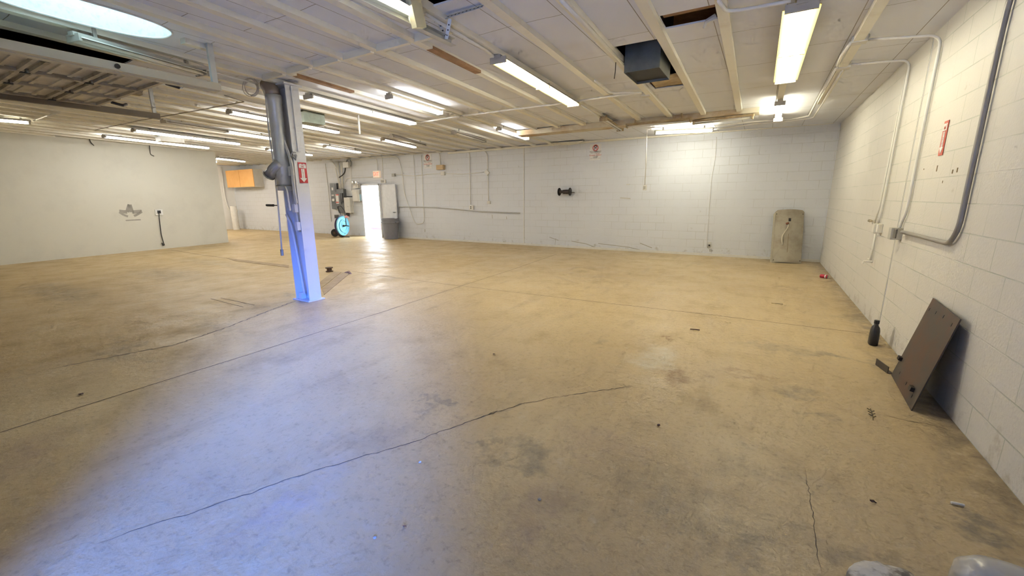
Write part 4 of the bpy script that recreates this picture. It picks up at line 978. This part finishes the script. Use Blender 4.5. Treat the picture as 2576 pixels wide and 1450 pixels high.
# wiring on the column
cw = thing('column_wiring', (-5.70, 3.5, 1.6), 'painted conduit and small boxes running down the recess of the column', 'conduit')
wy = 3.52
for pts, r in (([(632, 186), (655, 205), (680, 275), (705, 335), (725, 385), (733, 420), (737, 470), (745, 515)], .014),
               ([(640, 190), (662, 215), (690, 290), (712, 345), (730, 392), (737, 422), (741, 475), (747, 512)], .012)):
    MB().tube([PY(*p, wy-.03) for p in pts], r, 8, .1).build('conduit', PIPE, cw, smooth=True)
MB().tube([PY(*p, wy) for p in ((720, 540), (731, 560), (742, 610), (755, 680), (766, 740))], .018, 8, .1).build('conduit', COL, cw, smooth=True)
for px, py, w_, h_ in ((732, 431, .07, .13), (742, 524, .075, .12), (749, 569, .06, .12)):
    MB().box(PY(px, py, wy-.02), (w_, .05, h_)).build('box', COL, cw, bevel=.004)
MB().tube([PY(746, 535, wy), PY(749, 558, wy)], .012, 8).build('conduit', PIPE, cw)
# coil of wire near the column top
mb = MB()
for k in range(4): mb.torus(CE(632, 222, .12)+Vector((random.uniform(-.02, .02), 0, random.uniform(-.02, .02))), (random.uniform(.3, .6), -1, random.uniform(-.2, .2)), .085+.012*k, .005, 24, 5)
tag(mb.build('wire_coil', mat('pale_wire', (.58, .54, .48), .5)), 'loose coil of pale wire hanging near the top of the column', 'wire coil')

# ------------------------------------------------------------------ leaning things
# machine cover panel
PB = stained('dusty_panel', (.40, .36, .28), (.29, .245, .18), 2.6, .42, .66, .7)
bl, br_ = FL(1941, 661), FL(2015, 664)
tlp, trp = PY(1948, 532, D-.10), PY(2027, 531, D-.10)
pn_ = thing('cover_panel', (bl+br_)/2, 'dusty beige machine cover panel leaning in the wall corner', 'panel')
across = (br_-bl); Wd = across.length; across.normalize(); across.z = 0
upv = ((tlp+trp)/2-(bl+br_)/2); Hd = upv.length; upv.normalize()
nv = across.cross(upv).normalized()
if nv.y > 0: nv = -nv
org = bl
def PP(u, v, o=0.0): return org+across*u*Wd+upv*v*Hd+nv*o
bm_ = MB(); N, Mv = 14, 8
def bulge(u): return .05*(1-(2*u-1)**2)
def topv(u): return 1.0-(.03 if (u < .06 or u > .94) else 0)+.012*(1-(2*u-1)**2)
for i in range(N):
    for j in range(Mv):
        u0, u1 = i/N, (i+1)/N; v0, v1 = j/Mv, (j+1)/Mv
        f_ = lambda u, v: PP(u, v*topv(u)+.012, bulge(u))
        g_ = lambda u, v: PP(u, v*topv(u)+.012, bulge(u)-.012)
        bm_.poly([f_(u0, v0), f_(u1, v0), f_(u1, v1), f_(u0, v1)]); bm_.poly([g_(u0, v0), g_(u0, v1), g_(u1, v1), g_(u1, v0)])
bmesh.ops.remove_doubles(bm_.bm, verts=bm_.bm.verts, dist=.0005)
bm_.build('cover', PB, pn_, smooth=True)
MB().prism([PP(-.035, 0, -.06), PP(0.005, 0, -.0), PP(.005, .975, .0), PP(-.035, .955, -.06)], nv*.01).build('side_fold', mat('fold_edge', (.40, .36, .27), .6), pn_)
MB().prism([PP(.995, 0, 0), PP(1.01, 0, -.05), PP(1.01, .96, -.05), PP(.995, .97, 0)], nv*.008).build('side_fold', mat('fold_edge', (.40, .36, .27), .6), pn_)
MB().prism([PP(0, .0, -.0), PP(1, 0, 0), PP(1, .03, 0), PP(0, .03, 0)], nv*.012).build('bottom_edge', mat('fold_edge', (.40, .36, .27), .6), pn_)
MB().prism([PP(.46, .79, .049), PP(.54, .79, .049), PP(.54, .85, .049), PP(.46, .85, .049)], nv*.006).build('socket', BLACK, pn_)
MB().tube([PP(.38, .74, .06), PP(.46, .75, .09)], .022, 10).build('valve', mat('brass_red', (.30, .12, .07), .45, .3), pn_)
MB().tube([PP(.46, .74, .07), PP(.44, .66, .08), PP(.33, .56, .06), PP(.27, .50, .055), PP(.27, .42, .055), PP(.31, .33, .055)], .012, 8, .05).build('hose', mat('cream_hose', (.66, .60, .45), .5), pn_, smooth=True)
for u, v in ((.05, .94), (.95, .94), (.05, .05), (.95, .05)): MB().lathe([(.010, 0), (.010, .006)], PP(u, v, bulge(u)+.001), nv, 8).build('screw', DARK, pn_)
MB().prism([PP(.48, .2, .0505), PP(.50, .2, .0505), PP(.50, .55, .0505), PP(.48, .55, .0505)], nv*.002).build('slot_rail', mat('rail_dirt', (.25, .20, .13), .8), pn_)
# steel plate
RS = stained('rusty_steel', (.085, .07, .058), (.115, .065, .042), 3.2, .42, .62, .55, metal=.35)
a_, b_ = Vector((1.083, 4.406, 0)), Vector((1.049, 3.698, 0)); c_ = Vector((1.236, 4.415, .687)); d_ = Vector((1.196, 3.735, .682))
sp_ = thing('steel_plate', (a_+b_)/2, 'rusty brown steel plate with bolt holes leaning on the side wall', 'metal plate')
nn_ = (b_-a_).cross(c_-a_).normalized()
if nn_.x > 0: nn_ = -nn_
MB().prism([a_, b_, d_, c_], nn_*.008).build('plate', RS, sp_)
def QQ(u, v, o=0.0):
    p = a_.lerp(b_, u); q = c_.lerp(d_, u); return p.lerp(q, v)+nn_*(.008+o)
for u, v in ((.08, .88), (.32, .90), (.58, .92), (.88, .91), (.22, .12), (.55, .12), (.85, .10)):
    e1 = (QQ(u+.01, v)-QQ(u, v)).normalized(); e2 = (QQ(u, v+.01)-QQ(u, v)).normalized()
    MB().box(QQ(u, v, .001), (.012, .024, .003), Matrix((e1, e2, nn_)).transposed()).build('bolt_hole', BLACK, sp_)
for u, v, w_, h_ in ((.05, .24, .05, .03), (.80, .16, .055, .03)):
    e1 = (QQ(u+.01, v)-QQ(u, v)).normalized(); e2 = (QQ(u, v+.01)-QQ(u, v)).normalized()
    MB().box(QQ(u, v, .012), (w_, h_, .022), Matrix((e1, e2, nn_)).transposed()).build('lug', DARK, sp_)
q0, q1 = FL(2238, 914), FL(2254, 940)
q1 = Vector((1.05, 4.46, 0)); q0 = Vector((1.02, 4.64, 0))
an = MB().box(((q0+q1)/2)+Vector((0, -.02, .03)), (.006, .20, .06), Matrix.Rotation(.22, 3, 'Z')).box(((q0+q1)/2)+Vector((.02, -.02, .004)), (.04, .20, .006), Matrix.Rotation(.22, 3, 'Z')).build('angle_iron', RS)
tag(an, 'short rusty angle iron standing at the foot of the steel plate', 'angle iron')
# black oil bottle
bp_ = FL(2195, 867)
bt = thing('oil_bottle', bp_, 'black plastic oil bottle standing on the floor by the side wall', 'bottle')
mb = MB(); prof = [(.045, .062, 0), (.05, .07, .01), (.05, .07, .10), (.048, .066, .15), (.04, .05, .185), (.024, .026, .205), (.021, .022, .225)]
prev = None
for rx, ry, z in prof:
    ring = [mb.bm.verts.new(bp_+Vector((rx*math.copysign(abs(math.cos(t))**.7, math.cos(t))*.75, ry*math.copysign(abs(math.sin(t))**.7, math.sin(t))*.85, z))) for t in [2*PI*i/20 for i in range(20)]]
    if prev:
        for j in range(20): mb.bm.faces.new((prev[j], prev[(j+1) % 20], ring[(j+1) % 20], ring[j]))
    else: mb.bm.faces.new(ring[::-1])
    prev = ring
mb.bm.faces.new(prev); mb.build('body', BLACK, bt, smooth=True)
MB().lathe([(.022, .222), (.022, .255), (.018, .258)], bp_, (0, 0, 1), 16).build('cap', mat('cap_black', (.012, .012, .013), .5), bt)
# soda can on its side
cp_ = FL(2072, 700)
cn = thing('soda_can', cp_, 'small red drink can lying on the floor by the side wall', 'can')
ca = Vector((.75, -.45, 0)).normalized(); cc_ = cp_+Vector((0, 0, .033))
MB().lathe([(.026, -.06), (.033, -.052), (.033, .052), (.026, .06)], cc_, ca, 20).build('body', mat('can_red', (.55, .03, .06), .35), cn, smooth=False)
MB().lathe([(.0262, .0), (.0262, .003)], cc_+ca*.059, ca, 20).build('lid', GALV, cn)
MB().lathe([(.0335, .02), (.0335, .040)], cc_, ca, 20, close=False).build('white_band', SWHITE, cn)
# rusty rings on the floor
rp_ = FL(829, 684); mb = MB()
rg = thing('spool', rp_, 'small dark rusty spool standing on the floor behind the column', 'spool')
MB().lathe([(.075, 0), (.075, .018), (.05, .02), (.05, .075), (.075, .077), (.075, .095), (.04, .095)], rp_, (0, 0, 1), 20).build('body', mat('rust_dark', (.10, .06, .035), .6, .3), rg)
rp2 = FL(868, 687)
mb = MB().tube([rp2, rp2+Vector((.1, .02, .02)), rp2+Vector((.22, -.03, .01))], [.02, .03, .015], 8); tag(mb.build('rag_scrap', mat('brown_scrap', (.22, .14, .10), .8)), 'crumpled dark scrap on the floor beside the trench cover', 'scrap')
# little litter
def litter(name, label, cat, px, py, size, m, kind='leaf', rz=0.0):
    p = FL(px, py); mb = MB()
    if kind == 'leaf':
        n_ = 9; pts = []
        for i in range(n_):
            t = 2*PI*i/n_; r = size*(.8+.35*random.random()); pts.append(p+Vector((math.cos(t)*r, math.sin(t)*r*.75, .003+.01*random.random())))
        cv = mb.bm.verts.new(p+Vector((0, 0, .012))); vs = [mb.bm.verts.new(q) for q in pts]
        for i in range(n_): mb.bm.faces.new((cv, vs[i], vs[(i+1) % n_]))
        bmesh.ops.solidify(mb.bm, geom=mb.bm.faces[:], thickness=.0015)
    elif kind == 'stick':
        d = Vector((math.cos(rz), math.sin(rz), 0))*size; mb.tube([p-d+Vector((0, 0, .008)), p+Vector((0, 0, .009)), p+d+Vector((0, 0, .008))], .0065, 8)
    else:
        mb.lathe([(size*.5, 0), (size, size*.3), (size*.8, size*.7), (size*.2, size*.9)], p, (random.uniform(-.2, .2), random.uniform(-.2, .2), 1), 7)
    o = mb.build(name, m); tag(o, label, cat); return o
litter('dry_leaf', 'round pale brown dry leaf on the bluish floor', 'leaf', 1018, 1328, .011, mat('pale_leaf', (.50, .30, .18), .7))
litter('dry_leaf', 'curled dark brown leaf on the tan floor in front of the bucket', 'leaf', 2196, 1266, .014, mat('dark_leaf', (.10, .055, .05), .7))
litter('chalk_stub', 'white cigarette-like stub on the floor near the side wall', 'stub', 2408, 1272, .024, SWHITE, 'stick', .15)
litter('pebble', 'small grey pebble on the bluish floor near the pale leaf', 'pebble', 943, 1354, .008, mat('grey_pebble', (.4, .38, .36), .8), 'stone')
litter('pebble', 'white pebble crumb on the floor below the long crack', 'pebble', 1057, 1164, .009, SWHITE, 'stone')
litter('pebble', 'dull crumb on the floor in the brown stained middle', 'pebble', 1357, 1258, .010, mat('grey_pebble', (.4, .38, .36), .8), 'stone')
litter('dry_leaf', 'dark leaf scrap on the grey floor between crack and joint', 'leaf', 1243, 893, .018, mat('dark_leaf', (.10, .055, .05), .7))
litter('pebble', 'dark pebble on the tan floor amid brown stains', 'pebble', 1657, 1071, .011, mat('dark_leaf', (.10, .055, .05), .7), 'stone')
litter('wood_splinter', 'pale wood splinter on the far tan floor near the corner', 'splinter', 1955, 765, .07, mat('pale_splinter', (.62, .52, .34), .7), 'stick', .1)
litter('wood_splinter', 'short brown splinter on the tan floor beyond the dry patch', 'splinter', 1748, 831, .05, mat('brown_scrap', (.22, .14, .10), .8), 'stick', .2)
litter('dry_leaf', 'dark curled scrap on the bluish floor at the shadow side', 'leaf', 204, 994, .022, mat('dark_leaf', (.10, .055, .05), .7))
wd = FL(2192, 1050); mb = MB().tube([wd+Vector((0, -.05, .004)), wd+Vector((.005, 0, .02)), wd+Vector((0, .06, .035))], .003, 6)
for k in range(6): q = wd+Vector((0, -.03+.015*k, .012+.003*k)); mb.tube([q, q+Vector((.018*(-1)**k, .012, .008))], .0035, 5)
tag(mb.build('weed_sprig', mat('dry_weed', (.16, .12, .06), .8)), 'tiny dry weed sprig growing at the floor crack by the steel plate', 'weed')

# ------------------------------------------------------------------ bucket and jug at the near edge
PLAST = stained('dried_plaster', (.60, .56, .47), (.20, .17, .13), 9, .44, .56, .85, bump=.6)
bc = Vector((.463, 1.395, -.024))
bk = thing('plaster_bucket', bc, 'plaster crusted round bucket at the near edge of the floor', 'bucket')
MB().lathe([(.105, .024), (.108, .03), (.119, .33), (.126, .335), (.126, .36), (.120, .365)], bc, (0, 0, 1), 36).build('body', mat('bucket_plastic', (.42, .40, .36), .5), bk)
mb = MB().lathe([(.124, .358), (.129, .368), (.125, .378), (.10, .386), (.06, .392), (.01, .393)], bc, (0, 0, 1), 40)
for v in mb.bm.verts:
    rr_ = (Vector((v.co.x, v.co.y, 0))-Vector((bc.x, bc.y, 0))).length
    v.co.z += random.uniform(-.004, .004)
mb.build('crusted_lid', PLAST, bk, smooth=True)
jc = Vector((.805, 1.612, -.018))
jg = thing('plastic_jug', jc, 'smooth grey-beige plastic jug with dark cap beside the plaster bucket', 'jug')
JM = mat('jug_plastic', (.46, .43, .37), .25, var=.06)
prof = [(.10, .018), (.125, .034), (.13, .05), (.13, .25), (.122, .31), (.10, .37), (.065, .405), (.025, .417)]
mb = MB(); prev = None
for r, z in prof:
    ring = [mb.bm.verts.new(jc+Vector((r*1.25*math.copysign(abs(math.cos(t))**.8, math.cos(t))-.07*max(0, (z-.25)/.165), r*.9*math.copysign(abs(math.sin(t))**.8, math.sin(t)), z))) for t in [2*PI*i/32 for i in range(32)]]
    if prev:
        for j in range(32): mb.bm.faces.new((prev[j], prev[(j+1) % 32], ring[(j+1) % 32], ring[j]))
    else: mb.bm.faces.new(ring[::-1])
    prev = ring
mb.bm.faces.new(prev); mb.build('body', JM, jg, smooth=True)
MB().lathe([(.028, 0), (.028, .04), (.022, .045)], jc+Vector((-.09, -.075, .335)), (-.3, -.5, .8), 18).build('cap', mat('jug_cap', (.07, .065, .07), .4), jg)

# ------------------------------------------------------------------ light
w = bpy.data.worlds.new('sky'); bpy.context.scene.world = w; w.use_nodes = True
n, l = w.node_tree.nodes, w.node_tree.links; n.clear()
out = n.new('ShaderNodeOutputWorld'); bg = n.new('ShaderNodeBackground')
tc = n.new('ShaderNodeTexCoord'); sx_ = n.new('ShaderNodeSeparateXYZ'); l.new(tc.outputs['Generated'], sx_.inputs[0])
mr = n.new('ShaderNodeMapRange'); mr.inputs[1].default_value = -0.15; mr.inputs[2].default_value = 0.55; l.new(sx_.outputs[1], mr.inputs[0])
rp = n.new('ShaderNodeMix'); rp.data_type = 'RGBA'; rp.inputs[6].default_value = (.20, .42, 1.0, 1); rp.inputs[7].default_value = (.86, .93, 1.0, 1)
l.new(mr.outputs[0], rp.inputs[0]); l.new(rp.outputs[2], bg.inputs[0])
ms = n.new('ShaderNodeMapRange'); ms.inputs[1].default_value = -0.15; ms.inputs[2].default_value = 0.55; ms.inputs[3].default_value = 0.6; ms.inputs[4].default_value = 13.0
l.new(sx_.outputs[1], ms.inputs[0]); l.new(ms.outputs[0], bg.inputs[1])
l.new(bg.outputs[0], out.inputs[0])
sun = bpy.data.lights.new('sky_glow', 'SUN'); so = bpy.data.objects.new('sky_glow', sun); C.objects.link(so)
sun.energy = 18.0; sun.angle = math.radians(22); sun.color = (.06, .20, 1.0)
el = math.radians(19); az = Vector((-.72, .69, 0)).normalized()
dirv = Vector((az.x*math.cos(el), az.y*math.cos(el), -math.sin(el)))
so.rotation_euler = dirv.to_track_quat('-Z', 'Y').to_euler()
for nm, cx_, cy_, cz_, sxx, syy, rot in (('bay_portal', (OX0+OX1)/2, YF-.1, OZ/2, OX1-OX0, OZ, (PI/2, 0, PI)), ('door_portal', (DX0+DX1)/2, D+.15, DZ/2, DX1-DX0, DZ, (PI/2, 0, 0))):
    pl = bpy.data.lights.new(nm, 'AREA'); pl.shape = 'RECTANGLE'; pl.size = sxx; pl.size_y = syy; pl.cycles.is_portal = True
    po_ = bpy.data.objects.new(nm, pl); C.objects.link(po_); po_.location = (cx_, cy_, cz_)
    po_.rotation_euler = (PI/2, 0, PI) if nm == 'bay_portal' else (-PI/2, 0, 0)
sc = bpy.context.scene
sc.view_settings.view_transform = 'Standard'; sc.view_settings.look = 'None'; sc.view_settings.gamma = 1.0; sc.view_settings.exposure = 0.34
sc.cycles.use_denoising = True; sc.cycles.max_bounces = 6; sc.cycles.diffuse_bounces = 4; sc.cycles.glossy_bounces = 2; sc.cycles.use_light_tree = False
sc.cycles.use_adaptive_sampling = True; sc.cycles.adaptive_threshold = 0.14; sc.cycles.adaptive_min_samples = 12
sc.cycles.sample_clamp_indirect = 6.0; sc.cycles.caustics_reflective = False; sc.cycles.caustics_refractive = False
